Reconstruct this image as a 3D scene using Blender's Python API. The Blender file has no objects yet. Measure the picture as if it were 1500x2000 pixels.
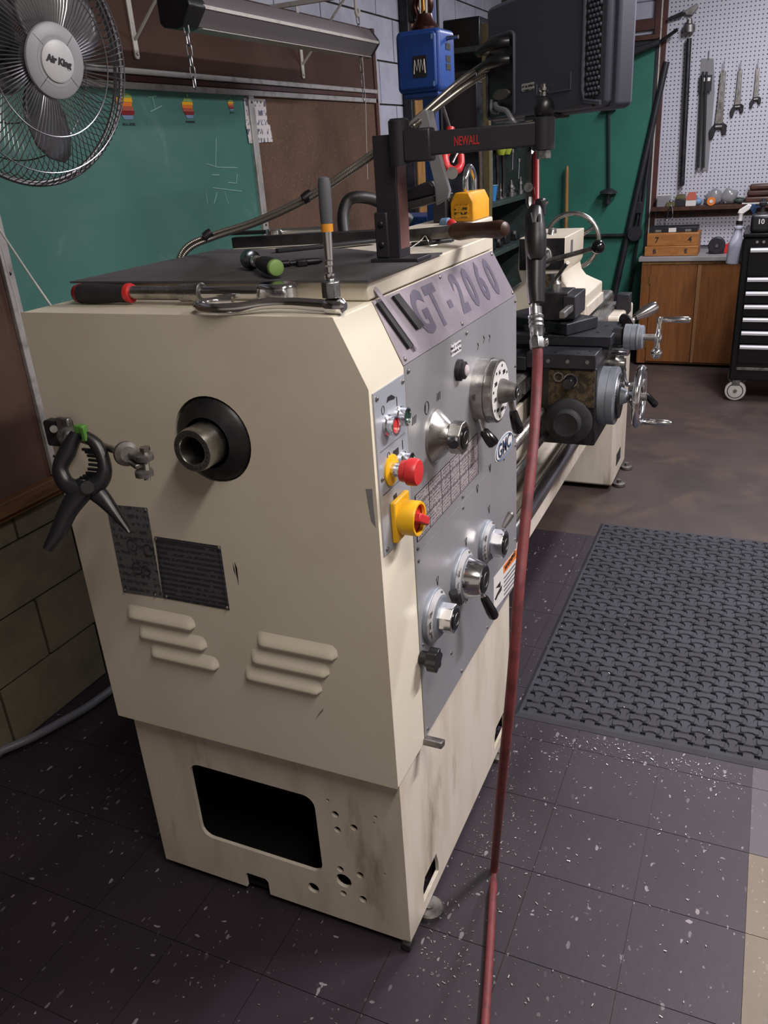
import bpy, bmesh, math, random
from mathutils import Vector, Matrix
random.seed(7)
V = Vector
SC = bpy.context.scene
COL = SC.collection
PI = math.pi

# ------------------------------------------------------------------ camera
CAM = V((-1.06627, -0.52162, 1.56119))
YAW, PITCH, ROLL, FPX = math.radians(25.572), math.radians(-23.685), math.radians(-4.0654), 1587.29
_f = V((math.cos(YAW)*math.cos(PITCH), math.sin(YAW)*math.cos(PITCH), math.sin(PITCH)))
_r0 = V((math.sin(YAW), -math.cos(YAW), 0)); _u0 = _r0.cross(_f)
RGT = math.cos(ROLL)*_r0 + math.sin(ROLL)*_u0
UPV = -math.sin(ROLL)*_r0 + math.cos(ROLL)*_u0
FWD = _f
cd = bpy.data.cameras.new('camera'); cam = bpy.data.objects.new('camera', cd); COL.objects.link(cam)
cam.matrix_world = Matrix(((RGT.x, UPV.x, -FWD.x, CAM.x), (RGT.y, UPV.y, -FWD.y, CAM.y), (RGT.z, UPV.z, -FWD.z, CAM.z), (0, 0, 0, 1)))
cd.sensor_fit = 'VERTICAL'; cd.sensor_height = 36; cd.sensor_width = 27; cd.lens = 36*FPX/2000; cd.clip_start = .02
SC.camera = cam

# ------------------------------------------------------------------ world, lamps, exposure
w = bpy.data.worlds.new('World'); SC.world = w; w.use_nodes = True
w.node_tree.nodes['Background'].inputs[0].default_value = (.80, .85, 1, 1)
w.node_tree.nodes['Background'].inputs[1].default_value = .045
def area(name, loc, rot, sx, sy, power, col=(1, 1, 1)):
    l = bpy.data.lights.new(name, 'AREA'); l.shape = 'RECTANGLE'; l.size = sx; l.size_y = sy; l.energy = power; l.color = col
    o = bpy.data.objects.new(name, l); COL.objects.link(o); o.location = loc; o.rotation_euler = rot; return o
# ceiling strip lamps (tubes running along the room, above and behind the photographer, over the aisle)
area('ceiling_strip_light', (-.85, -.95, 2.78), (0, 0, 0), 1.2, .18, 42, (1, .93, .85))
area('ceiling_strip_light.001', (1.3, -1.7, 2.78), (0, 0, 0), 1.2, .18, 138, (1, .95, .97))
area('ceiling_strip_light.002', (3.9, -.6, 2.78), (0, 0, 0), 1.2, .18, 60, (.96, .94, 1))
SC.view_settings.view_transform = 'Standard'
SC.view_settings.look = 'None'
SC.view_settings.exposure = 0.0
SC.view_settings.gamma = 1
SC.view_settings.use_curve_mapping = False

# ------------------------------------------------------------------ helpers
def P(px, py, x=None, y=None, z=None, d=None):
    """point of the place seen at a position of the 1500x2000 frame, on a given real plane (or at a given depth)"""
    r = FWD + (px-750)/FPX*RGT + (1000-py)/FPX*UPV
    if d is not None: t = d
    elif x is not None: t = (x-CAM.x)/r.x
    elif y is not None: t = (y-CAM.y)/r.y
    else: t = (z-CAM.z)/r.z
    return CAM + r*t

def lin(c):
    return tuple((v/12.92 if v <= .04045 else ((v+.055)/1.055)**2.4) for v in c)
def hx(h):
    h = h.lstrip('#'); return lin(tuple(int(h[i:i+2], 16)/255 for i in (0, 2, 4)))
MATS = {}
def mat(name, col, rough=.5, metal=0., col2=None, scale=8., lo=.45, hi=.65, detail=4., bump=0., bscale=60., stretch=(1, 1, 1), var=0., spec=.5, trans=0., alpha=1., emit=0., col3=None, scale3=3., lo3=.55, hi3=.7, rvar=0., dist=0.):
    if name in MATS: return MATS[name]
    m = bpy.data.materials.new(name); MATS[name] = m; m.use_nodes = True
    nt = m.node_tree; n = nt.nodes; L = nt.links; b = n['Principled BSDF']
    c = hx(col) if isinstance(col, str) else col
    b.inputs['Roughness'].default_value = rough; b.inputs['Metallic'].default_value = metal
    b.inputs['Specular IOR Level'].default_value = spec
    b.inputs['Base Color'].default_value = (*c, 1)
    if trans: b.inputs['Transmission Weight'].default_value = trans
    if alpha < 1: b.inputs['Alpha'].default_value = alpha
    if emit: b.inputs['Emission Color'].default_value = (*c, 1); b.inputs['Emission Strength'].default_value = emit
    if col2 or bump or var or col3 or rvar:
        g = n.new('ShaderNodeNewGeometry'); mp = n.new('ShaderNodeMapping'); L.new(g.outputs['Position'], mp.inputs['Vector'])
        mp.inputs['Scale'].default_value = stretch
        cur = None
        def mix(fac, a, bcol):
            mx = n.new('ShaderNodeMix'); mx.data_type = 'RGBA'; L.new(fac, mx.inputs['Factor'])
            if isinstance(a, tuple): mx.inputs[6].default_value = (*a, 1)
            else: L.new(a, mx.inputs[6])
            if isinstance(bcol, tuple): mx.inputs[7].default_value = (*bcol, 1)
            else: L.new(bcol, mx.inputs[7])
            return mx.outputs[2]
        def noise(sc, lo, hi, det=detail):
            t = n.new('ShaderNodeTexNoise'); t.inputs['Scale'].default_value = sc; t.inputs['Detail'].default_value = det; t.inputs['Roughness'].default_value = .6
            t.inputs['Distortion'].default_value = dist
            L.new(mp.outputs[0], t.inputs['Vector'])
            r = n.new('ShaderNodeMapRange'); r.inputs['From Min'].default_value = lo; r.inputs['From Max'].default_value = hi; L.new(t.outputs['Fac'], r.inputs['Value'])
            return r.outputs[0]
        cur = c
        if col2: cur = mix(noise(scale, lo, hi), cur, hx(col2))
        if col3: cur = mix(noise(scale3, lo3, hi3), cur, hx(col3))
        if var:
            h = n.new('ShaderNodeHueSaturation'); oi = n.new('ShaderNodeObjectInfo')
            r = n.new('ShaderNodeMapRange'); r.inputs['To Min'].default_value = 1-var; r.inputs['To Max'].default_value = 1+var; L.new(oi.outputs['Random'], r.inputs['Value'])
            L.new(r.outputs[0], h.inputs['Value'])
            if isinstance(cur, tuple): h.inputs['Color'].default_value = (*cur, 1)
            else: L.new(cur, h.inputs['Color'])
            cur = h.outputs[0]
        if not isinstance(cur, tuple): L.new(cur, b.inputs['Base Color'])
        if rvar:
            rr = n.new('ShaderNodeMapRange'); rr.inputs['To Min'].default_value = max(.05, rough-rvar); rr.inputs['To Max'].default_value = min(1, rough+rvar)
            L.new(noise(scale*2, .3, .7), rr.inputs['Value']); L.new(rr.outputs[0], b.inputs['Roughness'])
        if bump:
            t = n.new('ShaderNodeTexNoise'); t.inputs['Scale'].default_value = bscale; t.inputs['Detail'].default_value = 4; L.new(mp.outputs[0], t.inputs['Vector'])
            bp = n.new('ShaderNodeBump'); bp.inputs['Strength'].default_value = bump; bp.inputs['Distance'].default_value = .004
            L.new(t.outputs['Fac'], bp.inputs['Height']); L.new(bp.outputs[0], b.inputs['Normal'])
    return m

def mat_rows(name, bg, ink, U, W, rows, chars, thr=.5, rough=.5, metal=0., fill=.55):
    """flat print: rows of tiny writing. U, W = direction vectors scaled so that one unit is one metre"""
    if name in MATS: return MATS[name]
    m = bpy.data.materials.new(name); MATS[name] = m; m.use_nodes = True
    nt = m.node_tree; n = nt.nodes; L = nt.links; b = n['Principled BSDF']; b.inputs['Roughness'].default_value = rough; b.inputs['Metallic'].default_value = metal
    g = n.new('ShaderNodeNewGeometry')
    def dot(v):
        d = n.new('ShaderNodeVectorMath'); d.operation = 'DOT_PRODUCT'; L.new(g.outputs['Position'], d.inputs[0]); d.inputs[1].default_value = v; return d.outputs['Value']
    def mth(op, a, bb=None):
        x = n.new('ShaderNodeMath'); x.operation = op
        for i, q in enumerate((a, bb)):
            if q is None: continue
            if isinstance(q, (int, float)): x.inputs[i].default_value = q
            else: L.new(q, x.inputs[i])
        return x.outputs[0]
    u = dot(U); v = mth('MULTIPLY', dot(W), rows)
    row = mth('FLOOR', v); fr = mth('FRACT', v)
    cb = n.new('ShaderNodeCombineXYZ'); L.new(mth('MULTIPLY', u, chars), cb.inputs[0]); L.new(mth('MULTIPLY', row, 7.31), cb.inputs[1]); L.new(mth('MULTIPLY', fr, 1.4), cb.inputs[2])
    t = n.new('ShaderNodeTexNoise'); t.inputs['Scale'].default_value = 1; t.inputs['Detail'].default_value = 1; L.new(cb.outputs[0], t.inputs['Vector'])
    on = mth('MULTIPLY', mth('GREATER_THAN', t.outputs['Fac'], thr), mth('LESS_THAN', fr, fill))
    mx = n.new('ShaderNodeMix'); mx.data_type = 'RGBA'; L.new(on, mx.inputs['Factor']); mx.inputs[6].default_value = (*hx(bg), 1); mx.inputs[7].default_value = (*hx(ink), 1)
    L.new(mx.outputs[2], b.inputs['Base Color']); return m

def frame(n):
    n = n.normalized(); a = V((0, 0, 1)) if abs(n.z) < .9 else V((1, 0, 0))
    u = a.cross(n).normalized(); return u, n.cross(u)

class M:
    def __init__(s): s.v = []; s.f = []
    def add(s, vs, fs):
        k = len(s.v); s.v += [V(q) for q in vs]; s.f += [tuple(k+i for i in f) for f in fs]; return s
    def box(s, c, d, R=None):
        c = V(c); pts = []
        for z in (-1, 1):
            for y in (-1, 1):
                for x in (-1, 1):
                    q = V((x*d[0]/2, y*d[1]/2, z*d[2]/2)); pts.append(c + (R @ q if R else q))
        return s.add(pts, [(0, 2, 3, 1), (4, 5, 7, 6), (0, 1, 5, 4), (2, 6, 7, 3), (0, 4, 6, 2), (1, 3, 7, 5)])
    def bb(s, x0, x1, y0, y1, z0, z1):
        return s.box(((x0+x1)/2, (y0+y1)/2, (z0+z1)/2), (abs(x1-x0), abs(y1-y0), abs(z1-z0)))
    def prism(s, pts, vec):
        pts = [V(q) for q in pts]; vec = V(vec); n = len(pts)
        nrm = V((0, 0, 0))
        for i in range(n): nrm += pts[i].cross(pts[(i+1) % n])
        if nrm.dot(vec) > 0: pts = pts[::-1]
        return s.add(pts+[q+vec for q in pts], [tuple(range(n)), tuple(range(2*n-1, n-1, -1))]+[(i, i+n, (i+1) % n+n, (i+1) % n) for i in range(n)])
    def lathe(s, a, ax, prof, n=24, cap=True):
        a = V(a); ax = V(ax).normalized(); u, w = frame(ax); k = len(s.v); vs = []; fs = []
        for t, r in prof:
            for i in range(n):
                q = 2*PI*i/n; vs.append(a+ax*t+(u*math.cos(q)+w*math.sin(q))*max(r, 1e-5))
        for j in range(len(prof)-1):
            for i in range(n):
                i2 = (i+1) % n; fs.append((j*n+i, j*n+i2, (j+1)*n+i2, (j+1)*n+i))
        if cap:
            fs.append(tuple(range(n-1, -1, -1))); m = (len(prof)-1)*n; fs.append(tuple(range(m, m+n)))
        return s.add(vs, fs)
    def cyl(s, a, b, r, r2=None, n=20):
        a = V(a); b = V(b); return s.lathe(a, b-a, [(0, r), ((b-a).length, r if r2 is None else r2)], n)
    def sph(s, c, r, n=16, sc=(1, 1, 1)):
        k = len(s.v); m = max(6, n//2)
        s.lathe(c, (0, 0, 1), [(-math.cos(PI*i/m)*r, math.sin(PI*i/m)*r) for i in range(m+1)], n)
        c = V(c)
        for i in range(k, len(s.v)):
            q = s.v[i]-c; s.v[i] = c+V((q.x*sc[0], q.y*sc[1], q.z*sc[2]))
        return s
    def tube(s, pts, r, n=8, closed=False):
        pts = [V(q) for q in pts]; N = len(pts); rs = r if isinstance(r, (list, tuple)) else [r]*N
        vs = []; fs = []; u = None
        for i in range(N):
            if closed: t = pts[(i+1) % N]-pts[i-1]
            else: t = pts[min(i+1, N-1)]-pts[max(i-1, 0)]
            t = t.normalized()
            if u is None: u, w = frame(t)
            else:
                u = u-t*u.dot(t)
                if u.length < 1e-6: u, w = frame(t)
                u.normalize(); w = t.cross(u)
            for k in range(n):
                q = 2*PI*k/n; vs.append(pts[i]+(u*math.cos(q)+w*math.sin(q))*rs[i])
        for i in range(N if closed else N-1):
            j = (i+1) % N
            for k in range(n):
                k2 = (k+1) % n; fs.append((i*n+k, i*n+k2, j*n+k2, j*n+k))
        if not closed: fs.append(tuple(range(n-1, -1, -1))); fs.append(tuple(range((N-1)*n, N*n)))
        return s.add(vs, fs)
    def mesh(s, name, mt, ang=35):
        me = bpy.data.meshes.new(name); me.from_pydata([tuple(q) for q in s.v], [], s.f); me.update()
        if mt: me.materials.append(mt if not isinstance(mt, str) else MATS[mt])
        if ang:
            me.polygons.foreach_set('use_smooth', [True]*len(me.polygons)); me.set_sharp_from_angle(angle=math.radians(ang))
        return me
    def ob(s, name, mt, parent=None, bev=0, ang=35, seg=2, label=None):
        o = bpy.data.objects.new(name, s.mesh(name, mt, ang)); COL.objects.link(o)
        if parent: par(o, parent)
        if bev:
            b = o.modifiers.new('bevel', 'BEVEL'); b.width = bev; b.segments = seg; b.limit_method = 'ANGLE'; b.angle_limit = math.radians(40); b.harden_normals = False
        if label: o['label'] = label
        return o
def wloc(o):
    q = V(o.location)
    while o.parent: o = o.parent; q = q+V(o.location)*0
    return q
def par(o, p):
    o.parent = p; o.matrix_parent_inverse = wmat(p).inverted()
def wmat(o):
    m = Matrix.LocRotScale(o.location, o.rotation_euler, o.scale)
    if o.parent: m = wmat(o.parent) @ o.matrix_parent_inverse @ m
    return m
def tag(o, label, cat, group=None):
    o['label'] = label; o['category'] = cat
    if group: o['group'] = group
    return o
def thing(name, label, cat, loc=(0, 0, 0), group=None):
    o = bpy.data.objects.new(name, None); COL.objects.link(o); o.location = loc; o.empty_display_size = .05
    return tag(o, label, cat, group)
def struct(o):
    o['kind'] = 'structure'; return o
def inst(name, me, loc, parent, rot=(0, 0, 0), sc=(1, 1, 1)):
    o = bpy.data.objects.new(name, me); COL.objects.link(o); o.location = loc; o.rotation_euler = rot; o.scale = sc
    if parent: par(o, parent)
    return o
def spline(pts, k=6, closed=False):
    pts = [V(q) for q in pts]; out = []; N = len(pts)
    for i in range(N if closed else N-1):
        if closed: a, b, c, d = pts[i-1], pts[i], pts[(i+1) % N], pts[(i+2) % N]
        else: a, b, c, d = pts[max(i-1, 0)], pts[i], pts[i+1], pts[min(i+2, N-1)]
        for j in range(k):
            t = j/k; out.append(.5*((2*b)+(c-a)*t+(2*a-5*b+4*c-d)*t*t+(3*b-a-3*c+d)*t**3))
    if not closed: out.append(pts[-1])
    return out
def curve_mesh(splines, extrude):
    """filled flat shape with holes -> verts, faces in a local xy plane"""
    c = bpy.data.curves.new('tmp', 'CURVE'); c.dimensions = '2D'; c.fill_mode = 'BOTH'; c.extrude = extrude/2
    for sp in splines:
        s = c.splines.new('POLY'); s.points.add(len(sp)-1); s.use_cyclic_u = True
        for p, q in zip(s.points, sp): p.co = (q[0], q[1], 0, 1)
    return _conv(c)
def text_mesh(txt, size, extrude, offset=0., align='CENTER', sx=1.):
    c = bpy.data.curves.new('tmp', 'FONT'); c.body = txt; c.size = size; c.extrude = extrude/2; c.offset = offset; c.align_x = align; c.align_y = 'CENTER'; c.resolution_u = 3
    v, f = _conv(c); return [V((q.x*sx, q.y, q.z)) for q in v], f
def _conv(c):
    o = bpy.data.objects.new('tmp', c); COL.objects.link(o)
    bpy.context.view_layer.update(); dg = bpy.context.evaluated_depsgraph_get(); me = o.evaluated_get(dg).to_mesh()
    vs = [V(q.co) for q in me.vertices]; fs = [tuple(p.vertices) for p in me.polygons]
    o.evaluated_get(dg).to_mesh_clear(); COL.objects.unlink(o); bpy.data.objects.remove(o); bpy.data.curves.remove(c)
    return vs, fs
def place(vf, O, X, Y):
    O = V(O); X = V(X); Y = V(Y); N = X.cross(Y).normalized()
    return [O+X*q.x+Y*q.y+N*q.z for q in vf[0]], vf[1]
def circ(cx, cy, r, n=16, rev=False):
    return [(cx+r*math.cos(2*PI*i/n), cy+r*math.sin(2*PI*i/n)) for i in range(n)]
def rrect(x0, x1, y0, y1, r, n=5):
    out = []
    for cx, cy, a in ((x1-r, y1-r, 0), (x0+r, y1-r, 90), (x0+r, y0+r, 180), (x1-r, y0+r, 270)):
        for i in range(n+1):
            q = math.radians(a+90*i/n); out.append((cx+r*math.cos(q), cy+r*math.sin(q)))
    return out
def screw(mb, p, n, r=.006, h=.003):
    mb.lathe(p, n, [(0, r), (h*.6, r*.9), (h, r*.5)], 10)
XA, YA, ZA = V((1, 0, 0)), V((0, 1, 0)), V((0, 0, 1))

# ------------------------------------------------------------------ materials
mat('cream', '#cfc7b6', .38, 0, col2='#c5bba8', scale=3, lo=.45, hi=.75, bump=.03, bscale=200, col3='#a3957a', scale3=5, lo3=.70, hi3=.88)
mat('cream_dirty', '#ccc3b5', .45, 0, col2='#b5aa97', scale=5, lo=.45, hi=.75, col3='#6b5a42', scale3=4, lo3=.60, hi3=.80, bump=.05, bscale=120, stretch=(2.5, 2.5, .6))
mat('panel_grey', '#a9a9ad', .42, .55, col2='#9a989c', scale=4, lo=.4, hi=.7, bump=.01, bscale=300, rvar=.08)
mat('panel_plate', '#b9afb6', .34, .75, col2='#a89da8', scale=4, lo=.4, hi=.7, rvar=.1)
mat('plate_ink', '#625c6b', .45, .4)
mat('steel', '#b5b3b0', .3, 1, col2='#8d8a86', scale=30, lo=.4, hi=.7, rvar=.08)
mat('steel_bright', '#bdbabc', .24, 1, col2='#a5a2a4', scale=6)
mat('steel_dull', '#8a8785', .48, .9, col2='#5d5a58', scale=25, lo=.45, hi=.7)
mat('chrome', '#d5d5d8', .14, 1)
mat('dark_steel', '#3c3b3d', .45, .75, col2='#232226', scale=18, lo=.4, hi=.7)
mat('gunmetal', '#36363c', .42, .5, col2='#232328', scale=10, lo=.4, hi=.7, bump=.04)
mat('dial_grey', '#8f959e', .45, .6, col2='#7d828a', scale=12)
mat('black_plastic', '#17171a', .38)
mat('black_gloss', '#0d0d0f', .18)
mat('black_matte', '#1b1b1d', .75, col2='#262628', scale=30)
mat('black_paint', '#2c2b31', .42, .1, col2='#242329', scale=8)
mat('dro_case', '#4b4e5d', .62, 0, bump=.12, bscale=900)
mat('rubber_sheet', '#4a474a', .9, 0, col2='#3a383b', scale=9, lo=.4, hi=.7, bump=.15, bscale=300)
mat('rubber_mat', '#33333b', .72, 0, col2='#28282e', scale=6, lo=.4, hi=.7, bump=.05, bscale=300)
mat('shade_black', '#0c0b0c', .7)  # colour of the plinth liner, stands in for unlit interior
mat('red_plastic', '#c22c2f', .4)
mat('red_dark', '#7a1c20', .35)
mat('green_button', '#123b30', .3)
mat('yellow_plastic', '#e0a914', .42)
mat('yellow_paint', '#d9990f', .45, 0, col2='#b87c0a', scale=14, lo=.5, hi=.8)
mat('white_plate', '#cfccca', .5)
mat('print_black', '#1c1a1d', .6)
mat('orange_print', '#d9752a', .5)
mat('white_print', '#e0ddda', .5)
mat('red_print', '#b52a2c', .5)
mat('grey_plate', '#6d6e74', .5, .3, col2='#5d5e64', scale=9)
mat('hose_red', '#6f3033', .62, 0, col2='#572528', scale=28, lo=.45, hi=.65, col3='#4a2528', scale3=60, lo3=.6, hi3=.75, bump=.06, bscale=150)
mat('brass', '#b08a4a', .35, .9)
mat('cork', '#5c4333', .85, 0, col2='#4c362a', scale=5, lo=.4, hi=.7, col3='#6a5140', scale3=90, lo3=.55, hi3=.7, bump=.1, bscale=400)
mat('cork_dark', '#402a22', .85, 0, col2='#4e352a', scale=4, lo=.4, hi=.7, bump=.1, bscale=400)
mat('chalk_green', '#386a60', .62, 0, col2='#456f68', scale=3, lo=.42, hi=.68, dist=1., col3='#70908b', scale3=2.2, lo3=.58, hi3=.8)
mat('chalk', '#7fa79b', .9)
mat('alu_trim', '#a9a6a4', .5, .35, col2='#7d7a78', scale=20, lo=.5, hi=.75)
mat('block_tan', '#6b614f', .85, 0, col2='#5c5344', scale=7, bump=.25, bscale=90, var=.06)
mat('block_white', '#aeb0be', .6, 0, col2='#9fa1b0', scale=7, bump=.2, bscale=90, var=.03)
mat('mortar_dark', '#3c372e', .9)
mat('mortar_white', '#8b8c98', .8)
mat('wood', '#7d4d24', .5, 0, col2='#693f1c', scale=5, lo=.4, hi=.65, stretch=(9, 9, 1), detail=6, dist=.6, bump=.04)
mat('wood_box', '#a06a35', .5, 0, col2='#8a5526', scale=5, lo=.4, hi=.65, stretch=(9, 2, 9), detail=6, dist=.6)
mat('wood_light', '#9c7442', .55, 0, col2='#7e5a2e', scale=6, lo=.4, hi=.65, stretch=(9, 9, 1), detail=6)
mat('wood_dark', '#4a2d20', .45, 0, col2='#331d15', scale=8, lo=.4, hi=.65, stretch=(3, 3, 3))
mat('wood_trim', '#6f4a2a', .6, 0, col2='#4d3018', scale=6, lo=.4, hi=.65, stretch=(1, 8, 8))
mat('frame_brown', '#4a2420', .6, 0, col2='#37201c', scale=6)
mat('green_wall', '#2a6e5e', .6, 0, col2='#236153', scale=3, lo=.4, hi=.7, bump=.05)
mat('grey_counter', '#8a8788', .5)
mat('paper', '#c9c5c4', .8)
mat('white_enamel', '#b9b4ae', .45, .1, col2='#8d867d', scale=30, lo=.55, hi=.75)
mat('fixture_grey', '#716c6f', .45, .2)
mat('fan_grey', '#8c8c90', .45)
mat('fan_light', '#b3b3b5', .4)
mat('fan_wire', '#8f8f94', .28, .9)
mat('fan_blade', '#3a3a3f', .35)
mat('hoist_blue', '#1d458f', .42, 0, col2='#183a7a', scale=9)
mat('blue_paint', '#1e3c78', .45, 0, col2='#182f60', scale=8)
mat('blue_cup', '#2e79b5', .5)
mat('rack_paint', '#2e3a38', .6, .2, col2='#3c4a46', scale=9)
mat('green_plastic', '#4d7f36', .5)
mat('green_cap', '#7f9f5a', .5)
mat('grey_rubber', '#4b4d53', .6)
mat('orange_band', '#d08a26', .5)
mat('tool_black', '#222226', .5)
mat('chest_black', '#0f0f12', .3, .2)
mat('caster_white', '#b9b4b0', .5)
mat('bottle', '#b7b9c8', .35, 0, trans=.25)
mat('tan_floor', '#8a7d6c', .6, 0, col2='#7a6d5e', scale=9, bump=.03)
mat('bag_plastic', '#b9b9bd', .2, 0, trans=.6)
mat('pale_blue', '#6e88a8', .5)
mat('terracotta', '#a5503f', .6)
mat('cable_black', '#151517', .5)
mat('cable_grey', '#6b6b74', .4)
mat('cord_white', '#bdb9b4', .6)
mat('galv_bright', '#8f8b86', .36, .9)
mat('galv', '#9a9c9e', .35, .95, col2='#6f7174', scale=60)
mat('olive', '#5c5636', .6, 0, col2='#4a4329', scale=12)
mat('chip_tan', '#54462f', .8, 0, col2='#282017', scale=60, lo=.4, hi=.6, bump=.6, bscale=200)

# ------------------------------------------------------------------ room shell
def mat_fleck(name, base, base2, fleck, dens=.86, sc=34., rough=.55):
    m = bpy.data.materials.new(name); MATS[name] = m; m.use_nodes = True
    nt = m.node_tree; n = nt.nodes; L = nt.links; b = n['Principled BSDF']; b.inputs['Roughness'].default_value = rough
    g = n.new('ShaderNodeNewGeometry')
    t = n.new('ShaderNodeTexNoise'); t.inputs['Scale'].default_value = 2.6; t.inputs['Detail'].default_value = 6; L.new(g.outputs['Position'], t.inputs['Vector'])
    rp = n.new('ShaderNodeMapRange'); rp.inputs['From Min'].default_value = .35; rp.inputs['From Max'].default_value = .68; L.new(t.outputs['Fac'], rp.inputs['Value'])
    mx = n.new('ShaderNodeMix'); mx.data_type = 'RGBA'; L.new(rp.outputs[0], mx.inputs['Factor']); mx.inputs[6].default_value = (*hx(base), 1); mx.inputs[7].default_value = (*hx(base2), 1)
    cur = mx.outputs[2]
    for k, (s, st, rot, th) in enumerate(((sc, (1, 2.1, 1), .4, dens), (sc*1.3, (2.0, 1, 1), -.5, dens+.04), (sc*2.4, (1, 1.4, 1), 1.1, dens))):
        mp = n.new('ShaderNodeMapping'); mp.inputs['Scale'].default_value = st; mp.inputs['Rotation'].default_value = (0, 0, rot); mp.inputs['Location'].default_value = (k*3.7, k*1.9, 0); L.new(g.outputs['Position'], mp.inputs['Vector'])
        wn = n.new('ShaderNodeTexNoise'); wn.inputs['Scale'].default_value = 60; L.new(g.outputs['Position'], wn.inputs['Vector'])
        ad = n.new('ShaderNodeVectorMath'); ad.operation = 'MULTIPLY_ADD'; L.new(wn.outputs['Color'], ad.inputs[0]); ad.inputs[1].default_value = (.02, .02, 0); L.new(mp.outputs[0], ad.inputs[2])
        vo = n.new('ShaderNodeTexVoronoi'); vo.voronoi_dimensions = '2D'; vo.inputs['Scale'].default_value = s; L.new(ad.outputs[0], vo.inputs['Vector'])
        sp = n.new('ShaderNodeSeparateColor'); L.new(vo.outputs['Color'], sp.inputs[0])
        a = n.new('ShaderNodeMath'); a.operation = 'GREATER_THAN'; a.inputs[1].default_value = th; L.new(sp.outputs[0], a.inputs[0])
        sz = n.new('ShaderNodeMath'); sz.operation = 'MULTIPLY_ADD'; sz.inputs[1].default_value = .22; sz.inputs[2].default_value = .06; L.new(sp.outputs[1], sz.inputs[0])
        d = n.new('ShaderNodeMath'); d.operation = 'LESS_THAN'; L.new(vo.outputs['Distance'], d.inputs[0]); L.new(sz.outputs[0], d.inputs[1])
        f = n.new('ShaderNodeMath'); f.operation = 'MULTIPLY'; L.new(a.outputs[0], f.inputs[0]); L.new(d.outputs[0], f.inputs[1])
        f2 = n.new('ShaderNodeMath'); f2.operation = 'MULTIPLY'; L.new(f.outputs[0], f2.inputs[0]); L.new(sp.outputs[2], f2.inputs[1])
        m2 = n.new('ShaderNodeMix'); m2.data_type = 'RGBA'; L.new(f2.outputs[0], m2.inputs['Factor']); L.new(cur, m2.inputs[6]); m2.inputs[7].default_value = (*hx(fleck), 1)
        cur = m2.outputs[2]
    oi = n.new('ShaderNodeObjectInfo'); r = n.new('ShaderNodeMapRange'); r.inputs['To Min'].default_value = .9; r.inputs['To Max'].default_value = 1.1; L.new(oi.outputs['Random'], r.inputs['Value'])
    h = n.new('ShaderNodeHueSaturation'); L.new(cur, h.inputs['Color']); L.new(r.outputs[0], h.inputs['Value'])
    L.new(h.outputs[0], b.inputs['Base Color'])
    bp = n.new('ShaderNodeBump'); bp.inputs['Strength'].default_value = .06; t2 = n.new('ShaderNodeTexNoise'); t2.inputs['Scale'].default_value = 40; t2.inputs['Detail'].default_value = 5; L.new(g.outputs['Position'], t2.inputs['Vector'])
    L.new(t2.outputs['Fac'], bp.inputs['Height']); bp.inputs['Distance'].default_value = .01; L.new(bp.outputs[0], b.inputs['Normal'])
    return m
mat_fleck('floor_tile', '#2d232d', '#221b23', '#867f84', .94, 30)
mat_fleck('tile_tan', '#6d6153', '#5e5347', '#8d8274', .9, 40)
mat_fleck('tile_grey', '#534c52', '#484348', '#77717a', .9, 40)
mat('floor_paint', '#463b39', .5, 0, col2='#382f2e', scale=2.2, lo=.4, hi=.68, detail=7, dist=.8, col3='#52443a', scale3=3.3, lo3=.52, hi3=.72, bump=.04, bscale=40)

WY, FX = 1.39, 5.62          # back wall plane, far wall plane
floor = struct(M().bb(-3.2, FX+.1, -4.2, WY+.1, -.12, -.003).ob('floor', 'floor_paint', ang=0))
# nine inch vinyl tiles, one by one
TS = .2296; x0, y0 = .321, -.177
tile = M().box((0, 0, -.0015), (TS-.0016, TS-.0016, .003)).mesh('tile', 'floor_tile', 0)
tile_t = M().box((0, 0, -.0015), (TS-.0016, TS-.0016, .003)).mesh('tile', 'tile_tan', 0)
tile_g = M().box((0, 0, -.0015), (TS-.0016, TS-.0016, .003)).mesh('tile', 'tile_grey', 0)
for i in range(-5, 10):
    for j in range(-3, 7):
        cx, cy = x0+(i+.5)*TS, y0+(j+.5)*TS
        if cy > WY-.05 or cx > 2.25: continue
        if j == -3:
            if i < -3 or i > 3: continue
            me = tile_g if i >= 1 else tile_t
        else: me = tile
        inst('tile', me, (cx, cy, 0), floor)
struct(M().bb(-3.2, FX+.1, -4.2, WY+.1, 2.95, 3.05).ob('ceiling', mat('ceiling_paint', '#d5d2ce', .8), ang=0))

# back wall: block courses 0.2 m high, 0.4 m long
wall_back = struct(M().bb(-3.2, FX+.1, WY+.006, WY+.12, 0, 2.95).ob('wall_back', 'mortar_dark', ang=0))
def block(w, m):
    return M().box((0, 0, 0), (w-.009, .02, .191)).mesh('block', m, 0)
bt, bw = block(.4, 'block_tan'), block(.4, 'block_white')
def add_blocks(z0, z1, xa, xb, me):
    k = 0
    for c in range(round(z0/.2), round(z1/.2)):
        off = .435 if (c % 2) else .235
        i = math.floor((xa-off)/.4)
        while off+i*.4 < xb:
            cx = off+i*.4+.2
            if cx+.2 > xa-.01:
                o = inst('block', me, (cx, WY+.006, c*.2+.1), wall_back)
            i += 1
add_blocks(0, .8, -.75, 3.5, bt)
add_blocks(2.0, 2.2, 1.9, 5.4, bw)
add_blocks(2.2, 2.8, -.7, 5.4, bw)
add_blocks(1.0, 2.0, 3.05, 5.4, bw)

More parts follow.
